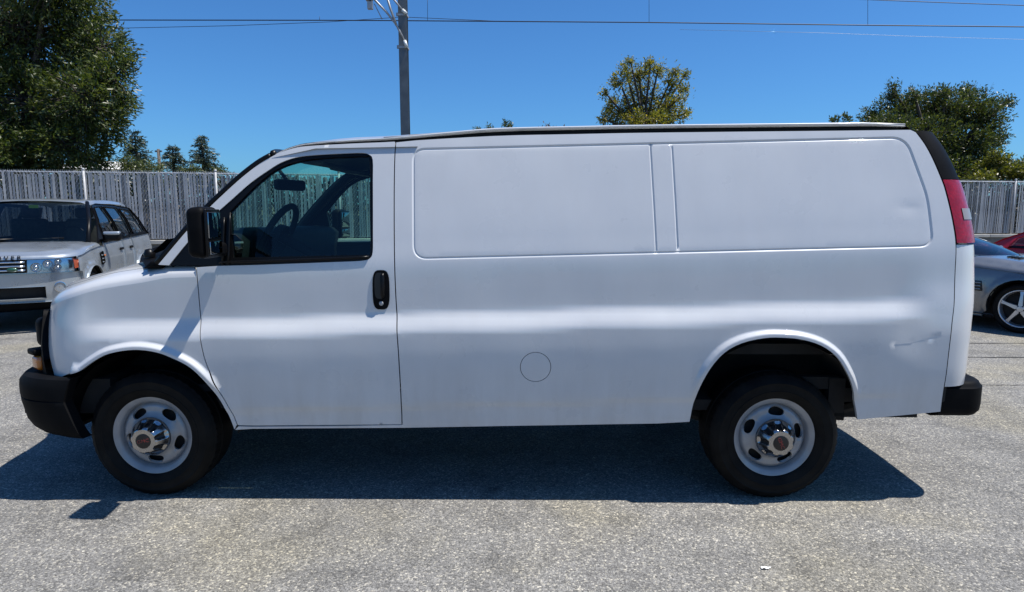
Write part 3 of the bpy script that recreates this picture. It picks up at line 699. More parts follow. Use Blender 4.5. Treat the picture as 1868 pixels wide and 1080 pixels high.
# cab interior
dash = Me(); PP = []
dp = [(-1.98, 1.36), (-1.90, 1.43), (-1.74, 1.470), (-1.60, 1.480), (-1.52, 1.465), (-1.48, 1.42), (-1.50, 1.30), (-1.50, 1.1), (-1.52, .8)]
for y in np.linspace(3.37, 5.17, 25):
    hump = .012 * math.exp(-((y - 3.75) / .25) ** 2); sag = -.012 * abs((y - YC)) ** 2
    PP.append([(x - .18 * (1 - ((y - YC) / .9) ** 2) * (1 if i < 3 else .2), y, z + (hump + sag) * (i in (2, 3, 4))) for i, (x, z) in enumerate(dp)])
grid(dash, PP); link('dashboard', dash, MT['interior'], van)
sw = Me(); c0 = Vector((-1.435, 3.74, 1.440)); ax = Matrix.Rotation(R_(-62), 3, 'Y')
ring_ = [c0 + ax @ Vector((.195 * math.cos(t), .195 * math.sin(t), 0)) for t in np.linspace(0, 2 * math.pi, 37)]
tube(sw, ring_, .019, 8, False)
for t in (R_(-90), R_(90), R_(180)): tube(sw, [c0, c0 + ax @ Vector((.19 * math.cos(t), .19 * math.sin(t), -.0))], .02, 6)
lathe(sw, [(0, .02), (.07, .015), (.08, -.03)], (0, 0, 0), 14, 'Z'); 
for i in range(len(sw.v) - 14 * 3, len(sw.v)): sw.v[i] = tuple(c0 + ax @ Vector(sw.v[i]))
tube(sw, [c0, c0 + ax @ Vector((0, 0, -.35))], .03, 8); link('steering_wheel', sw, MT['interior'], van)
rv = rbox((0, 0, 0), (.045, .26, .07), .02, 3); rvm = Matrix.Translation((-1.49, 4.13, 1.752)) @ Matrix.Rotation(R_(-24), 4, 'Z')
o_ = link('rear_view_mirror', xform(rv, rvm), MT['interior'], van); m_ = Me(); tube(m_, [(-1.51, 4.16, 1.77), (-1.60, 4.24, 1.86)], .012, 6); o_['_o'] = van['_o']; link('mirror_stem', m_, MT['interior'], o_)
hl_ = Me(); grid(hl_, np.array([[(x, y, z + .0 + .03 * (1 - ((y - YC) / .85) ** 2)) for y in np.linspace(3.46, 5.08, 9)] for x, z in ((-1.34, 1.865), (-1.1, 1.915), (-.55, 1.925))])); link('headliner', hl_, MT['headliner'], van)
for y in (3.78, 4.76): link('sun_visor', xform(rbox((0, 0, 0), (.26, .46, .022), .008, 2), Matrix.Translation((-1.22, y, 1.868)) @ Matrix.Rotation(R_(9), 4, 'Y')), MT['headliner'], van)
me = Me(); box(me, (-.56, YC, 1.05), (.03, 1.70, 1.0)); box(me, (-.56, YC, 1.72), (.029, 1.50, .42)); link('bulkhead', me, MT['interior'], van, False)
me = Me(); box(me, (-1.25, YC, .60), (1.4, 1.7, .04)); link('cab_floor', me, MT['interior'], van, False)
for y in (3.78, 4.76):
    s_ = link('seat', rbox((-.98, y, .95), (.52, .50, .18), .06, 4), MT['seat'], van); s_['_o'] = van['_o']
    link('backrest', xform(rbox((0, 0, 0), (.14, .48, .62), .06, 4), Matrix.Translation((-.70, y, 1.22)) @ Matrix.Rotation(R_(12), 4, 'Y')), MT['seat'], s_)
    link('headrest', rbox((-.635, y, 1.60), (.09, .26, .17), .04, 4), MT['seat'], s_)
# far A-pillar and near A-pillar inner trim
me = Me(); pin = [tuple(p) for p in vsurf(np.array(pil), -.055)]; tube(me, [(p[0] + .035, p[1], p[2]) for p in pin], .035, 8); both('pillar_trim', me, MT['interior'])

# wheels
def rim_disc(c, ang, holes=5):
    """steel wheel face with five oval vents, cut as real openings"""
    hs_ = []
    for k in range(holes):
        t0 = ang + 2 * math.pi * k / holes; q = []
        for t in np.linspace(0, 2 * math.pi, 22, endpoint=False):
            a = .046 * math.cos(t); r = .146 + .0255 * math.sin(t) + .006 * math.cos(t) ** 2 * -1
            q.append((r * math.cos(t0 + a / .148), r * math.sin(t0 + a / .148)))
        hs_.append(q)
    outer = [(.186 * math.cos(t), .186 * math.sin(t)) for t in np.linspace(0, 2 * math.pi, 72, endpoint=False)]
    pr = pchip(np.array([(0., .018), (.085, .018), (.10, .012), (.115, -.004), (.135, -.014), (.16, -.016), (.176, -.030), (.19, -.045)]))
    def sf(uv):
        r = np.hypot(uv[:, 0], uv[:, 1]); a = pr(r)
        for q in hs_:
            d = pdist(uv, q, True); a = a - .004 * (1 - sstep(0, .012, d))
        return np.stack([c[0] + uv[:, 0], c[1] - a, c[2] + uv[:, 1]], 1)
    return panel(sf, outer, hs_, step=.012, estep=.008, rim=.012, flip=False)
def wheel_van(cx, y, z, ang, lang, far=False, steer=0):
    yc_ = y; f = (lambda m: mirrored(m, YC)) if far else (lambda m: m)
    c = (cx, yc_, z); me = rim_disc(c, ang)
    lip = Me(); lathe(lip, [(.150, -.13), (.176, -.12), (.182, -.03), (.188, -.014), (.198, -.003), (.210, .0), (.219, .006), (.224, .006), (.226, -.001), (.222, -.012)], c, 72)
    n0 = len(me.v); me.v += lip.v; me.f += [tuple(i + n0 for i in q) for q in lip.f]; me.n += [(0, 0, 0)] * len(lip.v)
    wh = link('wheel', f(me), MT['rim'], van); wh['_o'] = van['_o']
    back = Me(); lathe(back, [(.0, -.06), (.19, -.07)], c, 32); link('brake_drum', f(back), MT['under'], wh)
    # tyre: sidewall with mould ridges, tread blocks
    Rt = z + .004; prof = [(.214, -.005), (.222, .010), (.232, .016), (.245, .022), (.262, .0275), (.266, .0300), (.268, .0278), (.285, .0285), (.305, .0262), (.309, .0282), (.313, .0250), (.330, .014), (.343, -.002)]
    ty = Me(); lathe(ty, prof, c, 96); seg = 96 * 2
    rows = []
    for i in range(seg):
        t = 2 * math.pi * i / seg; on = (i % 4) < 3; d = 0 if on else -.007; row = []
        for r, a in ((.343, -.002), (.352 + d * .6, -.010), (Rt - .004 + d, -.022), (Rt + d * .4, -.045), (Rt, -.062), (Rt - .009, -.066), (Rt - .009, -.074), (Rt, -.078), (Rt, -.12), (Rt, -.17), (Rt - .006, -.215), (.340, -.235), (.25, -.25), (.2, -.24)):
            zz = r * math.sin(t); row.append((c[0] + r * math.cos(t), c[1] - a, c[2] + max(zz, -z + .001)))
        rows.append(row)
    grid(ty, np.array(rows), True)
    ty.v = [(p[0], p[1], max(p[2], .001)) for p in ty.v]
    link('tyre', f(ty), MT['tyre'], wh, angle=40)
    # chrome hub cap with fluted side and a flat face
    seg = 160; fl = 8; P = []
    for i in range(seg):
        t = 2 * math.pi * i / seg + lang; u = ((t - lang) * fl / (2 * math.pi)) % 1.0; pk = max(0, 1 - abs(u - .5) / .27); pk = min(1, pk * 2.6); sc = .0045 * max(0, 1 - abs(u - .5) / .22) ** .6
        row = []
        for r, a, dp in ((.108, .014, 0), (.107, .024, 0), (.101, .034, .15), (.095, .046, 1), (.085, .066, 1), (.076, .080, .8), (.071, .090, .35), (.067, .0935, .2), (.062, .094, .1), (.042, .094, 0), (.041, .0925, 0), (.0, .0925, 0)):
            rr = r - .020 * pk * dp; row.append((c[0] + rr * math.cos(t), c[1] - a, c[2] + rr * math.sin(t)))
        P.append(row)
    cap = Me(); grid(cap, np.array(P), True); link('hub_cap', f(cap), MT['chrome'], wh, angle=50)
    for k in range(fl):
        t = lang + 2 * math.pi * (k + .5) / fl; slot = Me(); q = []
        for w_ in np.linspace(-1, 1, 7):
            row = []
            for r, a in ((.0985, .040), (.090, .055), (.080, .072), (.0735, .084)):
                tt = t + w_ * .15; rr = r - .011 + .005 * w_ * w_; row.append((c[0] + rr * math.cos(tt), c[1] - a, c[2] + rr * math.sin(tt)))
            q.append(row)
        grid(slot, np.array(q)); link('cap_slot', f(slot), MT['cap_dark'], wh)
    em = Me(); lathe(em, [(.040, .0928), (.040, .0945), (.037, .0955), (0, .0955)], c, 40); link('cap_emblem', f(em), MT['cap_dark'], wh, angle=30)
    tx = text_me('GMC', .026, .0008, 1.05, .0, 1.12); M_ = Matrix.Translation((c[0], c[1] - .0962, c[2])) @ Matrix.Rotation(lang, 4, 'Y') @ Matrix.Rotation(R_(90), 4, 'X')
    tx = xform(tx, M_)
    if far: tx = Me([(p[0], 2 * YC - p[1], p[2]) for p in tx.v], [q[::-1] for q in tx.f])
    link('emblem_lettering', tx, MT['red_letter'], wh, False)
YW = 3.345
for far in (False, True):
    wheel_van(-2.033, YW, .350, R_(-92), R_(-10), far)
    wheel_van(1.397, YW, .354, R_(85), R_(68), far)
# ------------------------------------------------------------------ chain link fence on a low wall, embankment behind
FK = math.atan(.1987); FD = np.array([math.cos(FK), math.sin(FK), 0]); FN = np.array([-math.sin(FK), math.cos(FK), 0])
def fpt(X, off=0.0, z=0.0):          # X across; off away from the camera
    b = np.array([X, 17.8 + .1987 * X, z]); return b + FN * off
concrete = varied('concrete', (.30, .29, .27), (.42, .40, .36), 2.2, .9, 6, .3, 60)
concrete_dark = varied('weathered_concrete', (.10, .097, .09), (.19, .18, .165), 1.6, .95, 6, .3, 40)
galv = varied('galvanised_steel', (.42, .43, .45), (.58, .59, .60), 12, .45, 4, 0, None, .4)
WZ, FT = .88, 2.60
wall = empty('retaining_wall', tuple(fpt(0)), FK); tag(wall, 'low weathered concrete wall with pale cap carrying the slatted fence', 'wall')
me = Me(); box(me, (5, .14, WZ / 2 - .05), (70, .22, WZ - .1)); link('wall_face', me, concrete_dark, wall, False)
x = -24.0; rr = random.Random(3); capm = bpy.data.meshes.new('wall_cap'); _c = rbox((0, 0, 0), (1.5, .34, .10), .012, 2); capm.from_pydata(_c.v, [], _c.f); capm.materials.append(concrete)
for i in range(46):
    o = bpy.data.objects.new('wall_cap', capm); C.objects.link(o); o.parent = wall; o.location = (-29.6 + i * 1.508 + .75, .13 + rr.uniform(-.006, .006), WZ - .05 + rr.uniform(-.004, .004))
fence = empty('slatted_chain_link_fence', tuple(fpt(0, .13, WZ)), FK); tag(fence, 'silver grey slatted chain link fence running behind the parked cars', 'fence')
FH = FT - WZ
slat_mats = []
for i, (c0, c1) in enumerate((((.177, .183, .201), (.319, .325, .348)), ((.236, .242, .260), (.389, .395, .413)), ((.05, .052, .06), (.14, .143, .155)), ((.25, .255, .27), (.38, .385, .40)))):
    slat_mats.append(varied('slat_plastic_%d' % i, c0, c1, 3.0, .42, 5, .1, 40, .15, .15, .5, (3, 3, .6)))
rs = random.Random(11)
variants = []
for i in range(14):
    h = FH - .05 + rs.uniform(-.08, .07); tl_ = rs.uniform(-.012, .012); bw = rs.uniform(-.006, .006); wd = .050 + rs.uniform(-.010, .007); tw = rs.uniform(-.4, .4)
    me = Me(); P = []
    for k in range(5):
        t = k / 4; z = .03 + h * t; cx = tl_ * t + bw * math.sin(math.pi * t); a = tw * (t - .5); ca, sa = math.cos(a) * wd / 2, math.sin(a) * wd / 2
        P.append([(cx - ca, -sa - .003, z), (cx + ca, sa - .003, z), (cx + ca, sa + .003, z), (cx - ca, -sa + .003, z), (cx - ca, -sa - .003, z)])
    grid(me, P); me.f.append((20, 21, 22, 23))
    m_ = bpy.data.meshes.new('slat'); m_.from_pydata(me.v, [], me.f); m_.materials.append(slat_mats[i % 4]); variants.append((m_, me))
pitch = .0635; rest = Me(); nsl = 0
X = -26.0
def vis(X):
    return -15.2 < X < -7.6 or -7.6 <= X < -3.3 or 12.2 < X < 16.6
cnt = 0
while X < 38.0:
    j = rs.randrange(14); miss = rs.random(); z0 = 0.0
    if miss < .035: X += pitch; continue
    if miss < .09: z0 = -rs.uniform(.1, .7)
    sxy = X / math.cos(FK) + rs.uniform(-.006, .006)
    if vis(X) and cnt < 296:
        o = bpy.data.objects.new('slat', variants[j][0]); C.objects.link(o); o.parent = fence; o.location = (sxy, rs.uniform(-.003, .003), z0); o.rotation_euler = (0, rs.uniform(-.008, .008), rs.uniform(-.22, .22)); cnt += 1
        if z0 < 0: o.scale = (1, 1, max(.5, 1 + z0 / FH)); o.location.z = 0
    else:
        rest.add([(p[0] + sxy, p[1], p[2] * (1 + z0 / FH)) for p in variants[j][1].v], variants[j][1].f)
    X += pitch
o = link('slats_hidden_run', rest, slat_mats[1], fence, False, (0, 0, 0)); o.name = 'slat_run'; o['kind'] = 'stuff'
# wire: two families of diagonals in front of and behind the slats
wire = Me(); dxy = .075; hh = FH - .02; x = -27.0
while x < 39:
    for sg_, yy in ((1, -.010), (-1, .010)):
        a = (x, yy, .02); n = 6; pts = []
        x2 = x + sg_ * hh * .62
        P0 = np.array(a); P1 = np.array((x2, yy, .02 + hh)); b = len(wire.v); r = .0021
        for q in (P0, P1):
            for k in range(3):
                t = 2.094 * k; wire.v.append((q[0] + r * math.cos(t), q[1] + r * math.sin(t), q[2]))
        for k in range(3): wire.f.append((b + k, b + (k + 1) % 3, b + 3 + (k + 1) % 3, b + 3 + k))
    x += dxy
# barbed twist ends above the top wire
x = -27.0
while x < 39:
    tube(wire, [(x, -.014, hh), (x + .012, -.014, hh + .045)], .0022, 3, False); tube(wire, [(x + .012, -.014, hh), (x, -.014, hh + .045)], .0022, 3, False); x += dxy * .62
o = link('wire_mesh', wire, varied('wire_zinc', (.6, .61, .63), (.78, .79, .8), 20, .35, 3, 0, None, .3), fence, False, (0, 0, 0)); o['kind'] = 'stuff'
post = Me(); tube(post, [(0, 0, 0), (0, 0, FH + .03)], .026, 12); lathe(post, [(.036, FH + .03), (.036, FH + .05), (.02, FH + .07), (0, FH + .075)], (0, 0, 0), 12, 'Z')
pm = bpy.data.meshes.new('post'); pm.from_pydata(post.v, [], post.f); pm.materials.append(varied('post_paint', (.34, .345, .35), (.46, .465, .47), 8, .5)); pm.polygons.foreach_set('use_smooth', [True] * len(pm.polygons))
for k in range(-5, 16):
    Xp = -10.78 + 3.0 * k; o = bpy.data.objects.new('post', pm); C.objects.link(o); o.parent = fence; o.location = (Xp / math.cos(FK), -.05, 0)
me = Me(); tube(me, [(-27, .035, FH - .03), (39, .035, FH - .03)], .021, 8); tube(me, [(-27, .03, .05), (39, .03, .05)], .008, 6); link('top_rail', me, galv, fence, True, (0, 0, 0))

# embankment behind the fence
em = varied('dry_soil', (.045, .04, .03), (.10, .085, .06), 1.1, .95, 7, .5, 14)
me = Me(); P = []; rr = np.random.default_rng(2)
for X in np.linspace(-60, 60, 70):
    row = []
    for off, z in ((.30, .70), (1.0, 1.3), (2.2, 1.75), (4.0, 1.85), (12.0, 1.7), (26., .6), (30, -.1)):
        p = fpt(X, off, z + rr.uniform(-.07, .07)); row.append(p)
    P.append(row)
grid(me, np.array(P)); emb = link('railway_embankment', me, em); emb['kind'] = 'structure'

# ------------------------------------------------------------------ catenary mast, wires, far things
def at(px, py, D):      # a point seen at a picture position, D metres ahead
    th = R_(7.53); ps = R_(.69); r = np.array([math.cos(ps), math.sin(ps), 0]); fw0 = np.array([-math.sin(ps), math.cos(ps), 0])
    fw = fw0 * math.cos(th) + np.array([0, 0, -math.sin(th)]); up = fw0 * math.sin(th) + np.array([0, 0, math.cos(th)])
    d = fw + r * (px - 934) / 1150 - up * (py - 540) / 1150; return np.array([0, 0, 1.575]) + d * D / d[1]
steel = varied('mast_steel', (.10, .115, .125), (.16, .175, .185), 3, .55, 5, .1, 30, .3)
iron = varied('arm_galvanised', (.28, .29, .30), (.42, .43, .44), 8, .5, 4, 0, None, .4)
porc = mat('insulator_porcelain', (.62, .64, .62), .3, 0, .5)
DM = 21.0; mb = at(741, 300, DM); mx = float(mb[0])
mast = empty('catenary_mast', (mx, DM, 1.6), 0); tag(mast, 'dark grey steel railway mast with bracket arms rising behind van', 'mast')
hw = 7.3 * DM / 1150
me = Me(); H_ = 11.2
for (dx, dy, sx, sy) in ((0, -hw * .92, hw * 2, .016), (0, hw * .92, hw * 2, .016), (0, 0, .014, hw * 1.9)): box(me, (dx, dy, H_ / 2 - .2), (sx, sy, H_))
box(me, (-hw * .8, 0, H_ / 2 - .2), (hw * .4, hw * 1.75, H_ - .01))
link('column', me, steel, mast, False)
def rel(px, py, D=DM): p = at(px, py, D); return (p[0] - mx, p[1] - DM, p[2] - 1.6)
for py in (88, 29):
    me = Me(); c = rel(742, py); box(me, (0, 0, c[2]), (hw * 2.3, hw * 2.25, .06)); box(me, (-hw * 1.1, -hw * .6, c[2] + .02), (.10, .06, .10)); link('clamp', me, iron, mast, False)
def arm(pts, r, m, nm): me = Me(); tube(me, [rel(x, y, DM - hw - .06) for x, y in pts], r, 8); return link(nm, me, m, mast)
arm([(742, 87), (738, 74)], .055, porc, 'insulator'); arm([(738, 75), (723, 45), (705, 22), (684, 0), (664, -22)], .034, iron, 'bracket_arm')
arm([(741, 25), (734, 18)], .055, porc, 'insulator'); arm([(734, 18), (719, 0), (700, -24)], .028, iron, 'stay_tube')
arm([(723, 46), (712, 15), (704, -12)], .038, iron, 'bracket_tube'); arm([(683, 7), (697, 35)], .014, iron, 'steady_arm')
hang = Me(); p = rel(674, 4, DM - .2)
for k in range(4): lathe(hang, [(.03, -.02), (.11, -.01), (.12, .02), (.04, .045)], (p[0], p[1], p[2] + .07 * k + .05), 16, 'Z')
box(hang, (p[0] + .02, p[1], p[2] - .10), (.16, .14, .22)); link('feeder_insulator', hang, iron, mast, angle=40)
wirem = mat('wire', (.02, .022, .028), .5, .3); wirel = mat('sunlit_wire', (.38, .41, .46), .5, .3)  # second wire material is paler: sunlight on the wire put into its colour
def wire_obj(pts, r, label, D=22.0, m=wirem, drops=()):
    P = [at(x, y, D) for x, y in pts]; me = Me(); tube(me, P, r, 6)
    o = empty('overhead_wire', tuple(P[0]), 0, True); tag(o, label, 'wire', 'overhead railway wires'); link('cable', me, m, o)
    for x, y0, y1 in drops:
        d = Me(); tube(d, [at(x, y0, D), at(x, y1, D)], .007, 5); link('dropper', d, m, o)
wire_obj([(-150, 35), (190, 36.5), (583, 37), (700, 37.5), (1184, 41), (1583, 46), (1868, 49), (2200, 53)], .017, 'dark contact wire crossing the whole sky above van roof', 22, wirem, ((583, 30, 37), (780, -14, 38), (1184, -20, 41), (1583, -16, 46)))
wire_obj([(-150, 64), (190, 52), (420, 47), (600, 40), (735, 31), (900, 38.4), (1100, 40.4)], .009, 'thin slack wire sagging left of the steel mast', 22.4)
wire_obj([(1240, 54), (1500, 60), (1660, 66), (1868, 72), (2200, 80)], .0045, 'pale sunlit wire under the contact wire on the right', 23, wirel)
wire_obj([(1400, -8), (1545, -2), (1700, 4), (1868, 10), (2200, 20)], .012, 'dark wire in the upper right corner of the sky', 22.6)

# far building, far utility pole
stucco = varied('stucco', (.62, .60, .55), (.72, .70, .66), 1.5, .9, 4); roofm = varied('shingle', (.20, .18, .16), (.28, .25, .22), 4, .9, 5)
hb = at(196, 330, 60); house = empty('low_house', (hb[0], 60, 0), R_(12)); tag(house, 'pale low house just showing above fence beside big tree', 'house')
me = Me(); box(me, (0, 0, 2.75), (5.2, 6, 5.5)); link('wall', me, stucco, house, False)
me = Me(); v = [(-2.9, -3.4, 5.45), (2.9, -3.4, 5.45), (2.9, 3.4, 5.45), (-2.9, 3.4, 5.45), (-2.9, 0, 6.35), (2.9, 0, 6.35)]
me.add(v, [(0, 1, 5, 4), (2, 3, 4, 5), (0, 4, 3), (1, 2, 5), (3, 2, 1, 0)]); link('roof', me, stucco, house, False)
for xx in (-1.4, 1.3):
    f = Me(); box(f, (xx, -3.02, 4.0), (1.1, .06, 1.2)); wn = link('window', f, stucco, house, False); f = Me(); box(f, (xx, -3.06, 4.0), (.9, .03, 1.0)); link('pane', f, BK, wn, False)
up = at(293, 330, 48); pole = empty('utility_pole', (up[0], 48, 0)); tag(pole, 'thin far wooden utility pole between the conifers', 'pole')
me = Me(); tube(me, [(0, 0, 0), (0, 0, at(293, 272, 48)[2])], [.15, .11], 8); link('shaft', me, varied('old_wood', (.08, .07, .06), (.14, .12, .10), 9, .9), pole)
me = Me(); box(me, (0, 0, at(293, 276, 48)[2]), (.5, .12, .12)); link('cross_arm', me, steel, pole, False)
# ------------------------------------------------------------------ trees
def leaf_mat(name, c0, c1, c2, trans=.35):
    m = bpy.data.materials.new(name); m.use_nodes = True; t = m.node_tree; t.nodes.clear()
    o = t.nodes.new('ShaderNodeOutputMaterial'); pr = t.nodes.new('ShaderNodeBsdfPrincipled'); tl_ = t.nodes.new('ShaderNodeBsdfTranslucent'); mx = t.nodes.new('ShaderNodeMixShader')
    ge = t.nodes.new('ShaderNodeNewGeometry'); rp = t.nodes.new('ShaderNodeValToRGB'); e = rp.color_ramp.elements
    e[0].position = 0; e[0].color = (*c0, 1); e[1].position = 1; e[1].color = (*c2, 1); k = e.new(.55); k.color = (*c1, 1)
    t.links.new(ge.outputs['Random Per Island'], rp.inputs[0]); t.links.new(rp.outputs[0], pr.inputs['Base Color']); pr.inputs['Roughness'].default_value = .42
    br = t.nodes.new('ShaderNodeMix'); br.data_type = 'RGBA'; br.blend_type = 'MULTIPLY'; br.inputs[0].default_value = 1; br.inputs[7].default_value = (1.5, 1.6, .6, 1)
    t.links.new(rp.outputs[0], br.inputs[6]); t.links.new(br.outputs[2], tl_.inputs[0])
    mx.inputs[0].default_value = trans; t.links.new(pr.outputs[0], mx.inputs[1]); t.links.new(tl_.outputs[0], mx.inputs[2]); t.links.new(mx.outputs[0], o.inputs[0]); return m
bark = varied('bark', (.045, .037, .03), (.11, .092, .075), 7, .95, 6, .5, 30, stretch=(3, 3, .6))
def leaves(cent, dirs, length, width, rng, droop=.2):
    """leaf faces: folded diamonds at cent pointing along dirs"""
    n = len(cent); d = dirs / (np.linalg.norm(dirs, axis=1)[:, None] + 1e-9); d[:, 2] -= droop * rng.random(n); d /= np.linalg.norm(d, axis=1)[:, None]
    r = rng.normal(size=(n, 3)); s = np.cross(d, r); s /= np.linalg.norm(s, axis=1)[:, None] + 1e-9; u = np.cross(s, d)
    ln = (length * (.6 + .7 * rng.random(n)))[:, None]; wd = (width * (.6 + .7 * rng.random(n)))[:, None]
    a = cent; b = cent + d * ln * .45 + s * wd * .5 + u * wd * .12; c = cent + d * ln; e = cent + d * ln * .45 - s * wd * .5 + u * wd * .12
    V = np.stack([a, b, c, e], 1).reshape(-1, 3); i = np.arange(n) * 4
    F = np.concatenate([np.stack([i, i + 1, i + 2], 1), np.stack([i, i + 2, i + 3], 1)]); return V, F
def mesh_np(name, V, F, material, parent):
    m = bpy.data.meshes.new(name); m.vertices.add(len(V)); m.vertices.foreach_set('co', np.ascontiguousarray(V, dtype=np.float32).ravel())
    m.loops.add(len(F) * 3); m.loops.foreach_set('vertex_index', np.ascontiguousarray(F, dtype=np.int32).ravel())
    m.polygons.add(len(F)); m.polygons.foreach_set('loop_start', np.arange(0, len(F) * 3, 3, dtype=np.int32)); m.update(calc_edges=True); m.validate()
    m.materials.append(material); o = bpy.data.objects.new(name, m); C.objects.link(o); o.parent = parent; return o
def broadleaf(name, label, cat, base, trunk_h, lobes, n_twigs, per, leaf_l, leaf_w, lm, seed, trunk_r=.16, group=None, reach=.9, droop=.2, spread=.16, up=0.3):
    """lobes: (centre xyz, radii xyz) relative to base; twigs end in a shell round every lobe"""
    rng = np.random.default_rng(seed); root = empty(name, tuple(base)); tag(root, label, cat, group)
    tr = Me(); top = np.array([0, 0, trunk_h]); pts = [np.array([0, 0, -.3]) + 0]
    for k in range(1, 5): pts.append(np.array([rng.normal() * .04, rng.normal() * .04, trunk_h * k / 4]))
    tube(tr, pts, [trunk_r * 1.25, trunk_r, trunk_r * .9, trunk_r * .8, trunk_r * .7], 9); top = pts[-1]
    vol = np.array([l[1][0] * l[1][1] * l[1][2] for l in lobes]) ** .7; vol /= vol.sum(); CC = []; DD = []
    for (c, r), f in zip(lobes, vol):
        c = np.array(c, float); r = np.array(r, float); mid = top * .6 + c * .4 + rng.normal(size=3) * .08
        tube(tr, [top, mid, c], [trunk_r * .55, trunk_r * .36, trunk_r * .22], 6, False)
        nt_ = max(6, int(n_twigs * f)); u = rng.normal(size=(nt_, 3)); u /= np.linalg.norm(u, axis=1)[:, None]
        rad = (.45 + .55 * rng.random(nt_) ** .5)[:, None]; tip = c + u * r * rad * (1 + rng.normal(size=(nt_, 1)) * .09)
        for k in range(nt_):
            if k % 3 == 0:
                j = c + (tip[k] - c) * .4 + rng.normal(size=3) * .06; tube(tr, [c + rng.normal(size=3) * r * .1, j, tip[k]], [trunk_r * .14, trunk_r * .09, trunk_r * .03], 4, False)
        # every twig carries a tuft strung along its outer part
        t = rng.random((nt_, per, 1)) ** .7; dirn = (tip - c); dirn /= np.linalg.norm(dirn, axis=1)[:, None] + 1e-9; dirn[:, 2] += up; dirn /= np.linalg.norm(dirn, axis=1)[:, None]
        st = tip[:, None, :] - dirn[:, None, :] * (1 - t) * reach * .6 + rng.normal(size=(nt_, per, 3)) * spread * (.5 + .6 * (1 - t))
        dd = dirn[:, None, :] + rng.normal(size=(nt_, per, 3)) * .65
        CC.append(st.reshape(-1, 3)); DD.append(dd.reshape(-1, 3))
    V, F = leaves(np.concatenate(CC), np.concatenate(DD), leaf_l, leaf_w, rng, droop)
    link('trunk', tr, bark, root, True, (0, 0, 0)); mesh_np('crown', V, F, lm, root); return root
def lobes_px(base, D, spec, depth=1.0):
    """(px, py, rx px, ry px) circles in the photograph turned into ellipsoids D metres away"""
    out = []; rng = np.random.default_rng(5)
    for i, (x, y, rx, ry) in enumerate(spec):
        off = rng.uniform(-1, 1) * depth; p = at(x, y, D + off); k = (D + off) / 1150; out.append((p - np.array(base), (rx * k, max(rx, ry) * k * .9, ry * k)))
    return out
lm_big = leaf_mat('leaf_big_tree', (.020, .036, .010), (.058, .085, .020), (.14, .155, .040), .34)
b0 = at(60, 388, 19.5); b0[2] = 1.7
sp = [(40, 60, 150, 120), (130, 40, 70, 80), (180, 90, 62, 60), (205, 150, 48, 55), (150, 180, 80, 70), (60, 190, 110, 90), (185, 225, 52, 50), (110, 260, 85, 55), (20, 270, 90, 55), (165, 285, 40, 30), (-60, 150, 120, 160), (90, -40, 100, 80), (225, 120, 30, 25), (225, 190, 26, 24), (-100, 20, 100, 100), (60, 330, 110, 50), (-60, 310, 110, 60)]
broadleaf('ash_tree', 'large dark leafy tree filling the upper left corner', 'tree', b0, 2.2, lobes_px(b0, 19.5, sp, .9), 3400, 30, .15, .046, lm_big, 1, .24, 'trees beyond the fence', .8, .35, .13, .15)
lm_mid = leaf_mat('leaf_yellow_tree', (.07, .085, .025), (.17, .165, .036), (.33, .26, .05), .48)
b1 = at(1175, 388, 31); b1[2] = 1.0
sp = [(1130, 205, 32, 34), (1175, 180, 38, 44), (1220, 200, 34, 30), (1165, 130, 24, 20), (1130, 150, 22, 20), (1200, 128, 18, 16), (1230, 150, 20, 18), (1185, 220, 50, 26), (1240, 178, 14, 12), (1112, 190, 13, 14), (1140, 122, 10, 9), (1187, 112, 10, 9), (1232, 128, 10, 8), (1175, 260, 60, 30), (1250, 136, 8, 7), (1250, 160, 9, 7), (1103, 168, 8, 7), (1100, 216, 10, 9), (1252, 205, 8, 8), (1150, 110, 6, 6)]
broadleaf('pistache_tree', 'sparse yellow green tree standing above middle of the van roof', 'tree', b1, 4.2, lobes_px(b1, 31, sp, .8), 520, 30, .15, .055, lm_mid, 2, .17, 'trees beyond the fence', .7, .3, .14, .35)
lm_r = leaf_mat('leaf_right_tree', (.028, .044, .016), (.062, .082, .024), (.13, .14, .040), .32)
b2 = at(1710, 388, 25); b2[2] = 1.2
sp = [(1640, 205, 44, 38), (1700, 200, 52, 42), (1765, 200, 46, 40), (1800, 215, 36, 30), (1620, 235, 50, 36), (1690, 250, 60, 44), (1760, 260, 58, 46), (1800, 290, 30, 30), (1740, 310, 60, 34), (1590, 215, 22, 20), (1630, 165, 14, 18), (1668, 172, 14, 14), (1725, 170, 18, 18), (1762, 165, 18, 16), (1835, 185, 18, 14), (1815, 250, 22, 18), (1680, 320, 80, 40)]
broadleaf('pittosporum_tree', 'dense bushy tree behind the rear corner of the van', 'tree', b2, 2.2, lobes_px(b2, 25, sp, .8), 1900, 28, .115, .045, lm_r, 3, .2, 'trees beyond the fence', .7, .0, .12, .6)
lm_y = leaf_mat('leaf_yellow_shrub', (.07, .085, .02), (.13, .135, .028), (.20, .18, .035), .4)
b3 = at(1825, 388, 23); b3[2] = 1.6
broadleaf('yellow_green_shrub', 'small yellow green shrub over the fence at right edge', 'shrub', b3, .8, lobes_px(b3, 23, [(1805, 310, 28, 18), (1840, 315, 30, 16), (1820, 290, 20, 16), (1868, 312, 26, 18), (1790, 325, 30, 12)], .4), 240, 22, .12, .055, lm_y, 4, .06, 'trees beyond the fence', .5, .2, .1, .4)
b4 = at(1845, 388, 34); b4[2] = 1.0
broadleaf('far_grey_tree', 'small far grey green tree low at the right edge', 'tree', b4, 3.0, lobes_px(b4, 34, [(1830, 298, 22, 14), (1855, 305, 22, 14), (1880, 300, 24, 18)], .4), 110, 18, .16, .06, lm_r, 14, .08, 'trees beyond the fence', .6, .2, .14, .3)
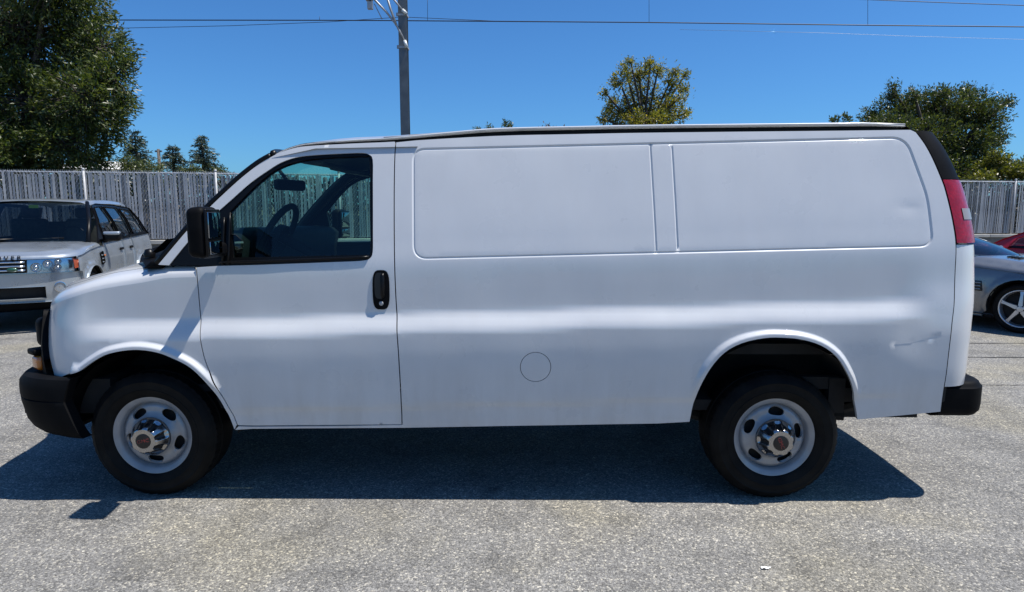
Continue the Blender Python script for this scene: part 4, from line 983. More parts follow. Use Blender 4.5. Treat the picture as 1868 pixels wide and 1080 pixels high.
b5 = at(1535, 388, 27); b5[2] = 1.0
broadleaf('thin_shrub', 'thin sprigs peeking over the van roof left of the bushy tree', 'shrub', b5, 2.6, lobes_px(b5, 27, [(1522, 220, 9, 9), (1546, 215, 9, 10), (1535, 238, 22, 14)], .2), 40, 18, .15, .06, lm_r, 6, .05, 'trees beyond the fence', .6, .0, .09, .6)
b6 = at(900, 388, 30); b6[2] = 1.0
broadleaf('roofline_sprigs', 'green sprigs peeking over van roof right of the mast', 'shrub', b6, 3.0, lobes_px(b6, 30, [(873, 234, 8, 5), (896, 232, 9, 6), (922, 226, 6, 12), (932, 230, 6, 7), (900, 250, 36, 14)], .2), 46, 16, .15, .055, lm_r, 7, .05, 'trees beyond the fence', .6, .0, .09, .7)
lm_br = leaf_mat('leaf_brown_shrub', (.10, .06, .035), (.17, .095, .05), (.22, .14, .07), .3)
b7 = at(1005, 388, 34); b7[2] = 1.0
broadleaf('rusty_brown_shrub', 'rusty brown shrub top just showing above van roof', 'shrub', b7, 3.0, lobes_px(b7, 34, [(998, 236, 22, 9), (1022, 238, 12, 7), (1005, 254, 40, 14)], .2), 70, 18, .14, .06, lm_br, 8, .05, 'trees beyond the fence', .5, .2, .12, .3)
# conifers: tiered drooping boughs
lm_con = leaf_mat('needles', (.016, .032, .018), (.030, .050, .026), (.055, .075, .035), .15)
lm_con2 = leaf_mat('needles_blue', (.024, .040, .028), (.042, .062, .042), (.070, .092, .06), .15)
def conifer(label, px, top, bot, half, D, seed, lm, thin=1.0):
    rng = np.random.default_rng(seed); b = at(px, bot, D); t = at(px, top, D); base = np.array([b[0], b[1], .0]); root = empty('cedar_tree', tuple(base)); tag(root, label, 'tree', 'far conifers over the fence')
    zt_, zb_ = t[2], b[2]; k = D / 1150; R = half * k; tr = Me(); tube(tr, [(0, 0, 0), (0, 0, zb_), (0, 0, zt_)], [.3, .2, .02], 7); CC = []; DD = []
    z = zt_ - .1
    while z > zb_ - 1.5:
        f = (zt_ - z) / (zt_ - zb_); rr_ = R * min(1.15, f ** .8) * (.75 + .4 * rng.random())
        for q in range(7):
            a = rng.uniform(0, 6.283); L_ = rr_ * rng.uniform(.55, 1.1) + .12; d = np.array([math.cos(a), math.sin(a), 0]); e = d * L_ + np.array([0, 0, z - .12 * L_]); tube(tr, [(0, 0, z + .05), tuple(e)], [.03, .008], 3, False)
            n = int(26 * thin * (.3 + L_)); tt = rng.random(n); p = d * (L_ * tt)[:, None]; p[:, 2] += z + .12 * np.sin(tt * 3) - .15 * L_ * tt; p += rng.normal(size=(n, 3)) * np.array([.10, .10, .04]); CC.append(p); DD.append(d + rng.normal(size=(n, 3)) * .5)
        z -= .16 + .16 * rng.random()
    V, F = leaves(np.concatenate(CC), np.concatenate(DD), .30, .075, rng, .3); link('trunk', tr, bark, root, True, (0, 0, 0)); mesh_np('crown', V, F, lm, root)
conifer('thin topped far conifer nearest the big tree', 252, 240, 318, 40, 52, 21, lm_con, .8)
conifer('middle far conifer beside the utility pole', 318, 268, 318, 42, 58, 22, lm_con2)
conifer('tallest far conifer right of the utility pole', 372, 250, 318, 46, 58, 23, lm_con2)
b8 = at(235, 388, 46); b8[2] = 0
broadleaf('far_round_tree', 'low olive tree between the house and far conifers', 'tree', b8, 3.2, lobes_px(b8, 46, [(228, 300, 18, 16), (245, 304, 18, 12), (345, 308, 20, 8), (400, 312, 14, 7), (280, 306, 24, 10)], .3), 130, 18, .2, .08, lm_r, 9, .08, 'trees beyond the fence', .6, .2, .2, .3)

# dark ivy hedge right behind the slats
rng = np.random.default_rng(44); n = 42000; X = rng.uniform(-27, 37, n); V_ = np.array([fpt(0)] * 1)
cc = np.stack([X, 17.8 + .1987 * X, .75 + 1.72 * rng.random(n) ** .8], 1) + FN * (.42 + .45 * rng.random(n))[:, None]
V, F = leaves(cc, rng.normal(size=(n, 3)) + np.array([0, -.8, .2]), .17, .12, rng, .4)
hr = mesh_np('ivy_hedge', V, F, leaf_mat('leaf_ivy', (.012, .022, .010), (.022, .036, .014), (.04, .055, .02), .15), None); tag(hr, 'dark ivy hedge showing through the gaps of the fence', 'hedge', None, 'stuff')
# ------------------------------------------------------------------ parked cars
class Plan:
    """outline of a car in plan: s = x on the straight flank, arc length round the two ends"""
    def __init__(q, half, xf, Rf, af, xr, Rr, ar):
        def end(x0, R, a, sg):
            p = [(x0, half)]
            for k in range(1, 21): t = a * k / 20; p.append((x0 + sg * R * math.sin(t), half - R + R * math.cos(t)))
            x, y = p[-1]
            for k in range(1, 21): t = k / 20; p.append((x + sg * (y / math.tan(a)) * (t - t * t / 2), y * (1 - t)))
            p = np.array(p); return np.concatenate([[0], np.cumsum(np.hypot(*np.diff(p, axis=0).T))]), p
        lf, pf = end(xf, Rf, af, 1); lr, pr = end(xr, Rr, ar, -1); q.sF = xf + lf[-1]; q.sR = xr - lr[-1]
        q.s = np.concatenate([xr - lr[::-1], xf + lf]); q.p = np.concatenate([pr[::-1], pf])
        t = np.gradient(q.p, axis=0); t /= np.linalg.norm(t, axis=1)[:, None]; q.n = np.stack([-t[:, 1], t[:, 0]], 1)
    def __call__(q, s):
        f = lambda a: np.interp(s, q.s, a); nx, ny = f(q.n[:, 0]), f(q.n[:, 1]); l = np.hypot(nx, ny); return f(q.p[:, 0]), f(q.p[:, 1]), nx / l, ny / l
    def s_at_y(q, y):      # front end arc length where the outline has half breadth y
        i = len(q.s) // 2; return float(np.interp(-y, -q.p[i:, 1], q.s[i:]))
    def s_at_x(q, x):
        i = len(q.s) // 2; return float(np.interp(x, q.p[i:, 0], q.s[i:]))
def alloy(root, x, y, z, R, rr, m_rim, sg, spokes=5, twin=False, turn=.3):
    """sg=+1 left side: outward is +y"""
    c = (x, y, z); w = link('wheel', lathe(Me(), [(rr * .9, -.09), (rr * .93, -.02), (rr * .95, -.004), (rr, .004), (rr * 1.02, -.002), (rr * 1.01, -.012)], c, 48, 'Y', sg), m_rim, root)
    ty = Me(); lathe(ty, [(rr, -.004), (rr * 1.05, .010), (R * .9, .014), (R * .96, -.002), (R, -.03), (R, -.19), (R * .95, -.22), (rr, -.2)], c, 48, 'Y', sg); ty.v = [(p[0], p[1], max(p[2], .002)) for p in ty.v]
    link('tyre', ty, MT['tyre'], w)
    link('brake_disc', lathe(Me(), [(0, -.06), (rr * .72, -.06), (rr * .74, -.075), (rr * .95, -.085)], c, 32, 'Y', sg), MT['under'], w)
    sp = Me()
    for k in range(spokes):
        for dt in ((-.13, .13) if twin else (0,)):
            t = turn + 2 * math.pi * k / spokes + dt; u = np.array([math.cos(t), 0, math.sin(t)]); v = np.array([-math.sin(t), 0, math.cos(t)]); o = np.array([0, sg, 0]); P = []
            for r, wd, a in ((.12, .27, .012), (.4, .21, .008), (.75, .16, .0), (.93, .24, -.008)):
                wd = wd * (.5 if twin else 1) * rr; P.append([np.array(c) + u * r * rr + v * e * wd / 2 * 1.0 + o * (a + d) for e, d in ((-1, -.03), (-.8, 0), (.8, 0), (1, -.03))])
            grid(sp, np.array(P))
    lathe(sp, [(0, .018), (rr * .14, .016), (rr * .2, .004), (rr * .22, -.03)], c, 20, 'Y', sg); link('spokes', sp, m_rim, w, angle=35)
    bl = Me()
    for k in range(5):
        t = turn + .63 + k * 1.2566; lathe(bl, [(0, .012), (.012, .012), (.013, .0)], (x + rr * .16 * math.cos(t), y, z + rr * .16 * math.sin(t)), 8, 'Y', sg)
    link('wheel_bolts', bl, MT['cap_dark'], w)
def two(name, me, m, root, smooth=True, angle=None):
    return link(name, me, m, root, smooth, (0, 0, 0), angle), link(name, mirrored(me, 0.0), m, root, smooth, (0, 0, 0), angle)
def arc_pts(cx, cz, r, z0, n=18):
    a0 = math.asin(max(-.9, (z0 - cz) / r)); return [(cx + r * math.cos(t), cz + r * math.sin(t)) for t in np.linspace(a0, math.pi - a0, n)]   # front to rear over the top
def hood_patch(pl, surf, ztf, s0, spine0, spine1, crown, edge=.05):
    ss_ = np.linspace(s0, pl.sF - 1e-3, 44); vv_ = np.concatenate([[0, .01, .03, .06, .09], np.linspace(.13, 1, 22)]); P = []
    for s in ss_:
        zt_ = float(ztf(s)); e = surf(np.array([(s, zt_ - edge)]), .004)[0]; q = (s - s0) / (pl.sF - s0); sx = spine0 + (spine1 - spine0) * q; row = []
        for v in vv_:
            px, py = e[0] + (sx - e[0]) * v, e[1] * (1 - v); d = math.hypot(px - e[0], py - e[1]); rl = min(1, d / (edge * 1.5)); z = zt_ - edge + edge * math.sqrt(1 - (1 - rl) ** 2); zi = float(ztf(pl.s_at_x(min(px, 9)) if False else s)); zi = float(np.interp(px, *ztf.tab)) + crown * (1 - (abs(py) / .9) ** 2) * min(1, max(0, (spine1 - px) / .35)); f = float(sstep(0, .22, np.array(d))); row.append((px, py, z * (1 - f) + zi * f))
        P.append(row)
    me = Me(); grid(me, np.array(P)); mm = mirrored(me, 0.0); full = Me(); full.add(me.v, me.f); full.add(mm.v, mm.f); return full
def glass_quad(bl, tl_, bulge_b, bulge_t, rise, n=16, m=8):
    """windscreen between a lower and an upper corner (mirrored), bowed forward"""
    P = []
    for j in range(m + 1):
        t = j / m; c = np.array(bl) * (1 - t) + np.array(tl_) * t; b = bulge_b * (1 - t) + bulge_t * t; P.append([(c[0] + b * (1 - u * u), -u * c[1], c[2] + rise * (1 - u * u) + .03 * math.sin(math.pi * t)) for u in np.linspace(-1, 1, n)])
    return np.array(P)

MT['silver'] = paint('silver_paint', (.37, .405, .435), (.40, .435, .465), .30, .55, .9)
MT['pewter'] = paint('pewter_paint', (.19, .195, .20), (.215, .22, .225), .28, .6, .9)
MT['red_paint'] = paint('red_paint', (.42, .008, .014), (.48, .012, .018), .28, 0, 1.0)
MT['dark_glass'] = glass_mat('car_glass', (.30, .36, .38))
MT['tan'] = varied('tan_leather', (.10, .085, .065), (.14, .12, .095), 20, .6)
MT['alloy'] = mat('alloy', (.55, .56, .58), .28, .7)

def suv():
    root = empty('parked_suv', (-7.06, 8.69, 0), R_(-71.7)); tag(root, 'silver sport utility vehicle parked nose out at the left edge', 'suv')
    pl = Plan(.957, .36, .40, R_(72), -3.62, .34, R_(75)); S = MT['silver']
    oz = pchip(np.array([(.28, -.06), (.42, -.03), (.55, -.006), (.75, .0), (.88, -.004), (.98, -.018), (1.06, -.032), (1.2, -.07)]))
    A0 = arc_pts(0, .39, .435, .40); A1 = arc_pts(-2.745, .39, .435, .40)
    def surf_(uv, ex=0.0):
        s, z = uv[:, 0], uv[:, 1]; x, y, nx, ny = pl(s); o = oz(z) + ex
        for a in (A0, A1): o = o + .022 * (1 - sstep(.02, .09, pdist(uv, a)))
        return np.stack([x + nx * o, y + ny * o, z], 1)
    sf = lambda ex: (lambda uv: surf_(uv, ex)); belt = lambda x: np.interp(x, [-4.2, -3.6, -.4, 0, .45, .8, 1.2], [1.19, 1.185, 1.125, 1.10, 1.045, 1.02, 1.01])
    def ztf(s): return np.interp(s, [-.6, -.4, 0, .45, .8, pl.sF], [1.13, 1.125, 1.10, 1.045, 1.025, 1.02])
    ztf.tab = ([-.6, -.4, 0, .4, .65, .86], [1.15, 1.145, 1.125, 1.085, 1.05, 1.0])
    tops = lambda a, b, n=8, d=0: [(x, float(belt(x)) - d) for x in np.linspace(a, b, n)]
    sb_ = pl.s_at_x(.50)
    two('front_fender', panel(sf(0), tops(sb_, -.66, 10, .05) + [(-.66, .42)] + A0[::-1] + [(sb_ - .03, .60), (sb_, .82)], step=.06, estep=.03, rim=.02), S, root)
    for nm, a, b in (('front_door', -.668, -1.70), ('rear_door', -1.708, -2.30)):
        q = tops(a, b, 8) + ([(b, .42)] if nm == 'front_door' else [(-2.33, .95), (-2.31, .42)]) + [(a, .42)]
        d = two(nm, panel(sf(0), q, step=.07, estep=.04, rim=.02), S, root)
        for k in (0, 1):
            hx = b + .16; p = surf_(np.array([(hx, .985)]), .02)[0]; hm = rbox((p[0], p[1], p[2]), (.15, .03, .045), .012, 2); link('door_handle', hm if k == 0 else mirrored(hm, 0), BK, d[k], True, (0, 0, 0))
    two('rear_quarter', panel(sf(0), tops(-2.308, -3.9, 10) + [(-3.95, .55), (-3.4, .45)] + [p for p in A1[::-1] if p[1] > .46][0:] + [(-2.338, .95)], step=.07, estep=.04, rim=.02), S, root)
    two('inner_shell', panel(sf(-.03), tops(.55, -4.2, 12, .06) + [(-4.2, .5), (-3.3, .5)] + A1[::-1] + [(-1.5, .4), (-.6, .4)] + A0[::-1], step=.12, estep=.06, rim=0), MT['under'], root)
    two('sill', panel(sf(-.004), [(-.52, .40), (-2.24, .40), (-2.24, .28), (-.52, .28)], step=.08, estep=.05, rim=.03), MT['black_plastic'], root)
    full = hood_patch(pl, surf_, ztf, -.52, -.42, .855, .025, .05); link('hood', full, S, root, True, (0, 0, 0))
    # front end
    sF = pl.sF; Y = pl.s_at_y
    def front(nm, pts, ex, m, rim=.02, step=.06): return two(nm, panel(sf(ex), pts, step=step, estep=.03, rim=rim), m, root)
    front('front_bumper', [(sF, .79), (sF, .62), (Y(.62), .62), (Y(.62), .47), (sF, .47), (sF, .42), (pl.s_at_x(.47), .42), (sb_ - .02, .60), (sb_ + .005, .79)], .02, S, .04)
    front('lower_valance', [(sF, .42), (sF, .30), (pl.s_at_x(.52), .34), (pl.s_at_x(.48), .42)], .005, MT['black_plastic'], .04)
    front('lower_intake', [(sF, .62), (sF, .47), (Y(.62), .47), (Y(.62), .62)], -.02, MT['under'], 0)
    front('lamp_surround', [(sF, .985), (sF, .785), (sb_ - .0, .785), (sb_ + .01, .97)], -.03, MT['reflector'], 0)
    front('grille_shell', [(sF, .985), (sF, .800), (Y(.44), .800), (Y(.45), .985)], -.018, MT['under'], .02)
    for k in range(3):
        z = .835 + .052 * k; me = Me(); tube(me, [tuple(surf_(np.array([(s, z)]), .0)[0]) for s in np.linspace(sF - 1e-3, Y(.43), 8)], .015, 6); two('grille_bar', me, MT['reflector'], root)
    hp = [(Y(.455), .80), (Y(.455), .98), (Y(.7), .985), (pl.s_at_x(.60), .975), (pl.s_at_x(.50), .955), (pl.s_at_x(.52), .83), (Y(.72), .795)]
    h = front('headlight', hp, .012, MT['lens'], .02, .04)
    for k in (0, 1):
        for yy, zz, r in ((.54, .865, .062), (.66, .905, .056), (.76, .86, .042), (.77, .935, .038)):
            p = surf_(np.array([(Y(yy), zz)]), -.012)[0]; me = Me(); n = Vector((.85, .45 if k == 0 else -.45, 0)).normalized(); M_ = Matrix.Translation((p[0], p[1] * (1 if k == 0 else -1), p[2])) @ n.to_track_quat('Z', 'Y').to_matrix().to_4x4()
            lathe(me, [(r, .008), (r, .0), (r * .85, -.015), (r * .5, -.012), (r * .45, .004), (r * .2, .014), (0, .016)], (0, 0, 0), 20, 'Z'); link('lamp_reflector', xform(me, M_), MT['reflector'], h[k], True, (0, 0, 0))
        am = panel(sf(.016), [(pl.s_at_x(.575), .965), (pl.s_at_x(.505), .95), (pl.s_at_x(.525), .84), (pl.s_at_x(.575), .83)], step=.05, estep=.03, rim=.01); link('side_marker', am if k == 0 else mirrored(am, 0), MT['marker'], h[k], True, (0, 0, 0))
    for sg in (1, -1):
        p = surf_(np.array([(Y(.76), .60)]), .025)[0]; me = Me(); n = Vector((.8, .5 * sg, 0)).normalized(); M_ = Matrix.Translation((p[0], p[1] * sg, p[2])) @ n.to_track_quat('Z', 'Y').to_matrix().to_4x4(); lathe(me, [(.066, -.02), (.07, .006), (.06, .008), (.055, -.012), (0, -.004)], (0, 0, 0), 20, 'Z'); link('fog_lamp', xform(me, M_), MT['reflector'], root, True, (0, 0, 0), 40)
    # hood lettering and grille badge
    tx = text_me('RANGE  ROVER', .078, .005, 1.6, 0, 1.0); out = []
    for p in tx.v:
        s = Y(abs(p[0])); q = surf_(np.array([(s, .995 + p[1])]), .016 + p[2])[0]; out.append((q[0] + .012 - .35 * (p[1] + .03), math.copysign(q[1], p[0]), q[2]))
    link('hood_lettering', Me(out, tx.f), MT['black_trim'], root, False, (0, 0, 0))
    me = Me(); lathe(me, [(.0, .012), (.9, .01), (1, 0)], (0, 0, 0), 28, 'Z'); q = surf_(np.array([(Y(.30), .845)]), .02)[0]; M_ = Matrix.Translation((q[0], q[1], q[2])) @ Vector((1, .25, 0)).to_track_quat('Z', 'Y').to_matrix().to_4x4() @ Matrix.Diagonal((.058, .03, 1, 1)); link('grille_badge', xform(me, M_), mat('badge_green', (.01, .06, .03), .3, 0, 1), root, True, (0, 0, 0))
    # greenhouse
    wsb, wst = (-.42, .80, 1.145), (-1.10, .625, 1.735)
    P = glass_quad(wsb, wst, .20, .10, .02); link('windshield', grid(Me(), P), MT['dark_glass'], root, True, (0, 0, 0))
    side_y = lambda z: np.interp(z, [1.10, 1.45, 1.74], [.905, .80, .645])
    sgl = lambda ex: (lambda uv: np.stack([uv[:, 0], side_y(uv[:, 1]) + ex, uv[:, 1]], 1))
    frame = [(-.50, 1.12), (-.75, 1.34), (-1.12, 1.685), (-1.35, 1.715), (-2.4, 1.70), (-3.25, 1.655), (-3.62, 1.23), (-3.66, 1.175), (-2.2, 1.15)]
    g1 = [(-.90, 1.155), (-.93, 1.40), (-1.20, 1.655), (-1.60, 1.672), (-1.66, 1.165)]; g2 = [(-1.76, 1.167), (-1.71, 1.67), (-2.42, 1.655), (-2.50, 1.185)]; g3_ = [(-2.62, 1.19), (-2.55, 1.645), (-3.17, 1.615), (-3.42, 1.22)]
    two('pillar_panel', panel(sgl(0), frame, [g1, g2, g3_], step=.10, estep=.05, rim=.02), BK, root)
    for q in (g1, g2, g3_): two('side_window', panel(sgl(-.006), q, step=.12, estep=.06, rim=0), MT['dark_glass'], root)
    two('belt_trim', panel(sgl(.012), [(-.62, 1.130), (-3.66, 1.20), (-3.66, 1.17), (-.62, 1.105)], step=.1, estep=.06, rim=.02), BK, root)
    P2 = []
    for x, z, hw in ((-1.06, 1.728, .63), (-1.14, 1.752, .655), (-1.4, 1.772, .665), (-2.2, 1.782, .66), (-2.9, 1.768, .65), (-3.3, 1.735, .63), (-3.45, 1.70, .61)):
        P2.append([(x + (.10 * (1 - u * u) if x > -1.2 else -.04 * (1 - u * u)), u * hw, z + .028 * (1 - u * u) - (.055 if abs(u) > .99 else .012 if abs(u) > .93 else 0)) for u in (-1, -.97, -.9, -.7, -.4, 0, .4, .7, .9, .97, 1)])
    link('roof', grid(Me(), np.array(P2)), S, root, True, (0, 0, 0))
    for sg in (1, -1):
        me = Me(); tube(me, [(-.42, .805 * sg, 1.14), (-.78, .735 * sg, 1.455), (-1.12, .632 * sg, 1.735)], [.035, .03, .03], 8); link('front_pillar', me, BK, root, True, (0, 0, 0))
        mh = link('door_mirror', rbox((-.72, 1.045 * sg, 1.215), (.12, .25, .15), .045, 4), BK, root, True, (0, 0, 0)); link('mirror_shell', rbox((-.70, 1.05 * sg, 1.262), (.12, .225, .055), .022, 3), S, mh, True, (0, 0, 0)); link('mirror_foot', rbox((-.74, .925 * sg, 1.15), (.08, .12, .05), .015, 2), BK, mh, True, (0, 0, 0))
    q = [(-.40, .80), (-.40, .98), (-.53, 1.00), (-.53, .83)]; vt = two('fender_vent', panel(sf(.006), q, step=.05, estep=.03, rim=.02), BK, root)
    for k in (0, 1):
        for j in range(3):
            me = Me(); tube(me, [tuple(surf_(np.array([(x, .84 + .05 * j + (.4 + -x - .8) * 0)]), .014)[0]) for x in (-.41, -.52)], .009, 6); link('vent_fin', me if k == 0 else mirrored(me, 0), S, vt[k], True, (0, 0, 0))
        p = surf_(np.array([(-.60, .93)]), .008)[0]; m_ = rbox(tuple(p), (.07, .02, .03), .008, 2); link('side_repeater', m_ if k == 0 else mirrored(m_, 0), MT['amber'], root, True, (0, 0, 0))
    # tailgate
    me = Me(); P3 = [[(x - .05 * (1 - u * u), u * hw, z) for u in np.linspace(-1, 1, 9)] for x, z, hw in ((-3.92, .5, .78), (-3.97, .8, .80), (-3.95, 1.10, .80), (-3.86, 1.20, .78))]; link('tailgate', grid(me, np.array(P3)), S, root, True, (0, 0, 0))
    me = Me(); P3 = [[(x - .05 * (1 - u * u), u * hw, z) for u in np.linspace(-1, 1, 9)] for x, z, hw in ((-3.86, 1.20, .78), (-3.46, 1.70, .61))]; link('rear_window', grid(me, np.array(P3)), MT['dark_glass'], root, True, (0, 0, 0))
    # cabin
    me = Me(); box(me, (-2.2, 0, .75), (3.2, 1.6, .1)); box(me, (-.62, 0, 1.02), (.45, 1.5, .22)); link('cabin_floor', me, MT['interior'], root, False, (0, 0, 0))
    for yy in (.38, -.38):
        s_ = link('seat', rbox((-1.75, yy, 1.15), (.18, .5, .66), .06, 3), MT['tan'], root, True, (0, 0, 0)); link('headrest', rbox((-1.80, yy, 1.57), (.10, .26, .17), .04, 3), MT['tan'], s_, True, (0, 0, 0))
    link('rear_seat', rbox((-2.75, 0, 1.12), (.2, 1.3, .6), .06, 3), MT['tan'], root, True, (0, 0, 0))
    me = Me(); c0 = Vector((-1.12, .38, 1.19)); ax_ = Matrix.Rotation(R_(65), 3, 'Y'); tube(me, [c0 + ax_ @ Vector((.185 * math.cos(t), .185 * math.sin(t), 0)) for t in np.linspace(0, 6.2832, 29)], .017, 6, False); link('steering_wheel', me, MT['cap_dark'], root, True, (0, 0, 0))
    for a, b in (((-.30, -.35, 1.165), (-.36, .52, 1.205)), ((-.24, -.74, 1.165), (-.30, .0, 1.20))):
        me = Me(); tube(me, [a, ((a[0] + b[0]) / 2 + .05, (a[1] + b[1]) / 2, 1.19), b], .017, 6); link('wiper', me, BK, root, True, (0, 0, 0))
    me = Me(); P3 = [[(x + .18 * (1 - u * u), -u * .80, z) for u in np.linspace(-1, 1, 12)] for x, z in ((-.50, 1.135), (-.36, 1.15))]; link('cowl', grid(me, np.array(P3)), BK, root, True, (0, 0, 0))
    p = np.array(wst) * .90 + np.array(wsb) * .10; me = Me(); box(me, (-.93, -.02, 1.668), (.012, .12, .05)); link('windshield_sticker', me, mat('sticker_green', (.35, .6, .08), .5), root, False, (0, 0, 0))
    for x in (0, -2.745):
        for sg in (1, -1): alloy(root, x, .93 * sg, .375, .377, .255, MT['alloy'], sg, 5, True)
    for x in (0, -2.745):
        me = Me(); lathe(me, [(.43, .0), (.43, -.35), (.0, -.36)], (x, .92, .39), 24, 'Y', 1, -.1, math.pi + .1); two('wheel_well', me, MT['under'], root)
    me = Me(); box(me, (-1.5, 0, .42), (4.3, 1.5, .2)); link('underbody', me, MT['under'], root, False, (0, 0, 0))
suv()

def coupe(loc, rz, label, paint_m, badge=True):
    root = empty('parked_coupe', loc, rz); tag(root, label, 'car')
    pl = Plan(.912, .20, .52, R_(66), -3.05, .42, R_(70)); S = paint_m
    oz = pchip(np.array([(.18, -.05), (.30, -.025), (.42, -.006), (.58, .0), (.70, -.010), (.80, -.035), (.88, -.07), (.98, -.13)]))
    WZ_ = .33; A0 = arc_pts(0, WZ_, .375, .26); A1 = arc_pts(-2.56, WZ_, .375, .26)
    def surf_(uv, ex=0.0):
        s, z = uv[:, 0], uv[:, 1]; x, y, nx, ny = pl(s); fr = sstep(.2, .9, x); o = oz(z) * (1 + .8 * fr) + ex
        for a in (A0, A1): o = o + .02 * (1 - sstep(.02, .10, pdist(uv, a)))
        return np.stack([x + nx * o, y + ny * o, z], 1)
    sf = lambda ex: (lambda uv: surf_(uv, ex)); top = lambda x: np.interp(x, [-3.8, -3.3, -2.6, -1.4, -.6, 0, .3, .6, 1.2], [.86, .90, .92, .90, .885, .83, .77, .70, .62])
    def ztf(s): return np.interp(s, [-.8, -.6, 0, .3, .6, pl.sF], [.90, .885, .83, .77, .71, .64])
    ztf.tab = ([-.8, -.5, 0, .4, .7, .86], [.965, .955, .905, .82, .72, .64])
    tops = lambda a, b, n=8, d=0: [(x, float(top(x)) - d) for x in np.linspace(a, b, n)]
    sF = pl.sF; Y = pl.s_at_y; sb_ = pl.s_at_x(.44)
    two('front_fender', panel(sf(0), tops(sb_, -.80, 12, .045) + [(-.80, .22), (-.42, .22)] + A0[::-1] + [(sb_ - .03, .40), (sb_, .55)], step=.05, estep=.025, rim=.02), S, root)
    d = two('door', panel(sf(0), tops(-.808, -2.02, 10, .0) + [(-2.05, .6), (-1.98, .30), (-.808, .30)], step=.06, estep=.03, rim=.02), S, root)
    for k in (0, 1):
        p = surf_(np.array([(-1.85, .74)]), .015)[0]; hm = rbox(tuple(p), (.17, .025, .03), .01, 2); link('door_handle', hm if k == 0 else mirrored(hm, 0), S, d[k], True, (0, 0, 0))
    two('rear_quarter', panel(sf(0), tops(-2.028, -3.5, 10, .0) + [(-3.5, .45), (-2.98, .30)] + [p for p in A1[::-1] if p[1] > .31] + [(-2.03, .30), (-2.058, .6)], step=.06, estep=.03, rim=.02), S, root)
    two('sill', panel(sf(-.002), [(-.81, .292), (-2.15, .292), (-2.15, .18), (-.42, .18), (-.42, .21), (-.81, .215)], step=.06, estep=.04, rim=.03), S, root)
    two('inner_shell', panel(sf(-.03), tops(.5, -3.5, 12, .05) + [(-3.5, .4), (-3.0, .3)] + A1[::-1] + [(-1.4, .22)] + A0[::-1], step=.12, estep=.06, rim=0), MT['under'], root)
    full = hood_patch(pl, surf_, ztf, -.72, -.36, .80, .03, .045); link('hood', full, S, root, True, (0, 0, 0))
    two('front_bumper', panel(sf(.006), [(sF, .60), (sF, .20), (pl.s_at_x(.36), .20), (sb_ - .02, .40), (sb_ + .004, .55), (pl.s_at_x(.6), .62)], step=.06, estep=.03, rim=.03), S, root)
    two('lower_intake', panel(sf(.012), [(sF, .34), (sF, .23), (Y(.5), .23), (Y(.5), .34)], step=.06, estep=.04, rim=0), MT['under'], root)
    two('headlight', panel(sf(.010), [(Y(.50), .66), (Y(.66), .72), (pl.s_at_x(.52), .71), (pl.s_at_x(.56), .60), (Y(.58), .57)], step=.05, estep=.025, rim=.02), MT['reflector'], root)
    # fender vent of three dark slots with fins
    vt = two('fender_vent', panel(sf(.003), [(-.44, .52), (-.46, .655), (-.70, .655), (-.72, .52)], step=.05, estep=.03, rim=.01), MT['cap_dark'], root)
    for k in (0, 1):
        for j in range(3):
            me = Me(); tube(me, [tuple(surf_(np.array([(x, .545 + .042 * j)]), .012)[0]) for x in (-.46, -.58, -.70)], [.012, .011, .006], 6); link('vent_fin', me if k == 0 else mirrored(me, 0), S, vt[k], True, (0, 0, 0))
    for sg in (1, -1):
        me = Me()
        for j in range(4): box(me, (-.22 - .045 * j, .34 * sg, float(np.interp(-.22 - .045 * j, *ztf.tab)) + .034), (.028, .24 - .02 * j, .012))
        link('hood_vent', me, BK, root, False, (0, 0, 0))
    wsb, wst = (-.70, .735, .945), (-1.42, .555, 1.262); P = glass_quad(wsb, wst, .30, .12, .02); link('windshield', grid(Me(), P), MT['dark_glass'], root, True, (0, 0, 0))
    for sg in (1, -1):
        me = Me(); tube(me, [(-.68, .745 * sg, .935), (-1.05, .655 * sg, 1.125), (-1.43, .56 * sg, 1.268)], [.026, .024, .024], 8); link('front_pillar', me, S, root, True, (0, 0, 0))
        mh = link('door_mirror', rbox((-1.0, .97 * sg, 1.0), (.11, .20, .12), .04, 4), S, root, True, (0, 0, 0)); link('mirror_foot', rbox((-1.02, .85 * sg, .945), (.07, .12, .04), .012, 2), BK, mh, True, (0, 0, 0))
    side_y = lambda z: np.interp(z, [.88, 1.08, 1.28], [.80, .70, .56])
    sgl = lambda ex: (lambda uv: np.stack([uv[:, 0], side_y(uv[:, 1]) + ex, uv[:, 1]], 1))
    two('side_window', panel(sgl(-.004), [(-.80, .91), (-1.40, 1.235), (-2.0, 1.25), (-2.35, 1.10), (-2.45, .925)], step=.1, estep=.05, rim=0), MT['dark_glass'], root)
    two('rear_pillar', panel(sgl(.0), [(-1.98, 1.27), (-2.38, 1.10), (-2.48, .92), (-2.85, .92), (-2.6, 1.08), (-2.25, 1.24)], step=.1, estep=.05, rim=.02), S, root)
    P2 = []
    for x, z, hw in ((-1.40, 1.262, .56), (-1.5, 1.278, .575), (-1.8, 1.288, .58), (-2.1, 1.278, .57), (-2.3, 1.245, .55)): P2.append([(x + (.12 * (1 - u * u) if x > -1.55 else 0), u * hw, z + .02 * (1 - u * u) - (.02 if abs(u) > .98 else 0)) for u in (-1, -.95, -.8, -.4, 0, .4, .8, .95, 1)])
    link('roof', grid(Me(), np.array(P2)), S, root, True, (0, 0, 0))
    P3 = [[(x - .06 * (1 - u * u), u * hw, z + .02 * (1 - u * u)) for u in np.linspace(-1, 1, 9)] for x, z, hw in ((-2.3, 1.235, .54), (-2.58, 1.10, .60), (-2.86, .95, .68))]; link('rear_window', grid(Me(), np.array(P3)), MT['dark_glass'], root, True, (0, 0, 0))
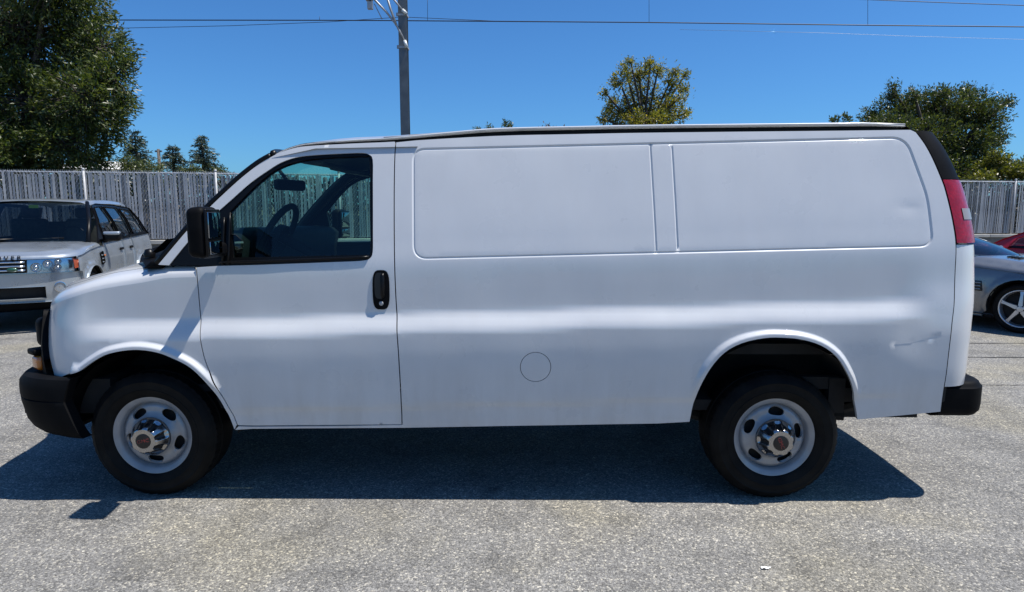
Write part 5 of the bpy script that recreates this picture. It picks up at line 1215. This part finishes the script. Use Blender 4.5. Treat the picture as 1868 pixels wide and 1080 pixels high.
    P3 = [[(x - .10 * (1 - u * u), u * hw, z + .03 * (1 - u * u)) for u in np.linspace(-1, 1, 11)] for x, z, hw in ((-2.5, .93, .84), (-2.86, .94, .82), (-3.2, .935, .78), (-3.45, .93, .72), (-3.52, .90, .70), (-3.56, .6, .72), (-3.52, .35, .72))]; link('trunk_lid', grid(Me(), np.array(P3)), S, root, True, (0, 0, 0))
    me = Me(); box(me, (-1.5, 0, .30), (3.9, 1.5, .2)); link('underbody', me, MT['under'], root, False, (0, 0, 0))
    me = Me(); box(me, (-1.8, 0, .55), (1.6, 1.35, .1)); box(me, (-.98, 0, .82), (.4, 1.3, .18)); link('cabin_floor', me, MT['interior'], root, False, (0, 0, 0))
    for yy in (.36, -.36):
        s_ = link('seat', rbox((-1.95, yy, .82), (.16, .48, .55), .06, 3), MT['interior'], root, True, (0, 0, 0)); link('headrest', rbox((-2.0, yy, 1.12), (.09, .24, .13), .035, 3), MT['interior'], s_, True, (0, 0, 0))
    if badge:
        me = Me(); box(me, (-.84, -.50, .965), (.20, .30, .006)); link('paper_sheet', me, mat('paper', (.75, .77, .74), .8), root, False, (0, 0, 0))
    for x in (0, -2.56):
        for sg in (1, -1): alloy(root, x, .895 * sg, .325, .327, .245, MT['alloy'], sg, 5)
        me = Me(); lathe(me, [(.372, .0), (.372, -.33), (.0, -.34)], (x, .87, WZ_), 24, 'Y', 1, -.1, math.pi + .1); two('wheel_well', me, MT['under'], root)
coupe((7.30, 8.72, 0), R_(-57), 'pewter grey sports coupe with star spoke wheels behind van rear', MT['pewter'])
coupe((10.95, 10.05, 0), R_(-62), 'red sports car beyond the grey coupe at the right edge', MT['red_paint'], False)

# scrap of paper on the asphalt
me = Me(); rg = random.Random(8); P = [[(1.079 + .010 * i * (1 + .3 * j), 2.632 + .008 * j, .005 + .003 * rg.random() + .003 * (i == 1)) for i in range(4)] for j in range(3)]; grid(me, P)
sc_ = link('paper_scrap', me, mat('scrap_paper', (.75, .74, .72), .8), None, False); tag(sc_, 'small torn white paper scrap lying on the asphalt', 'litter')

for o in bpy.data.objects:
    if '_o' in o: del o['_o']
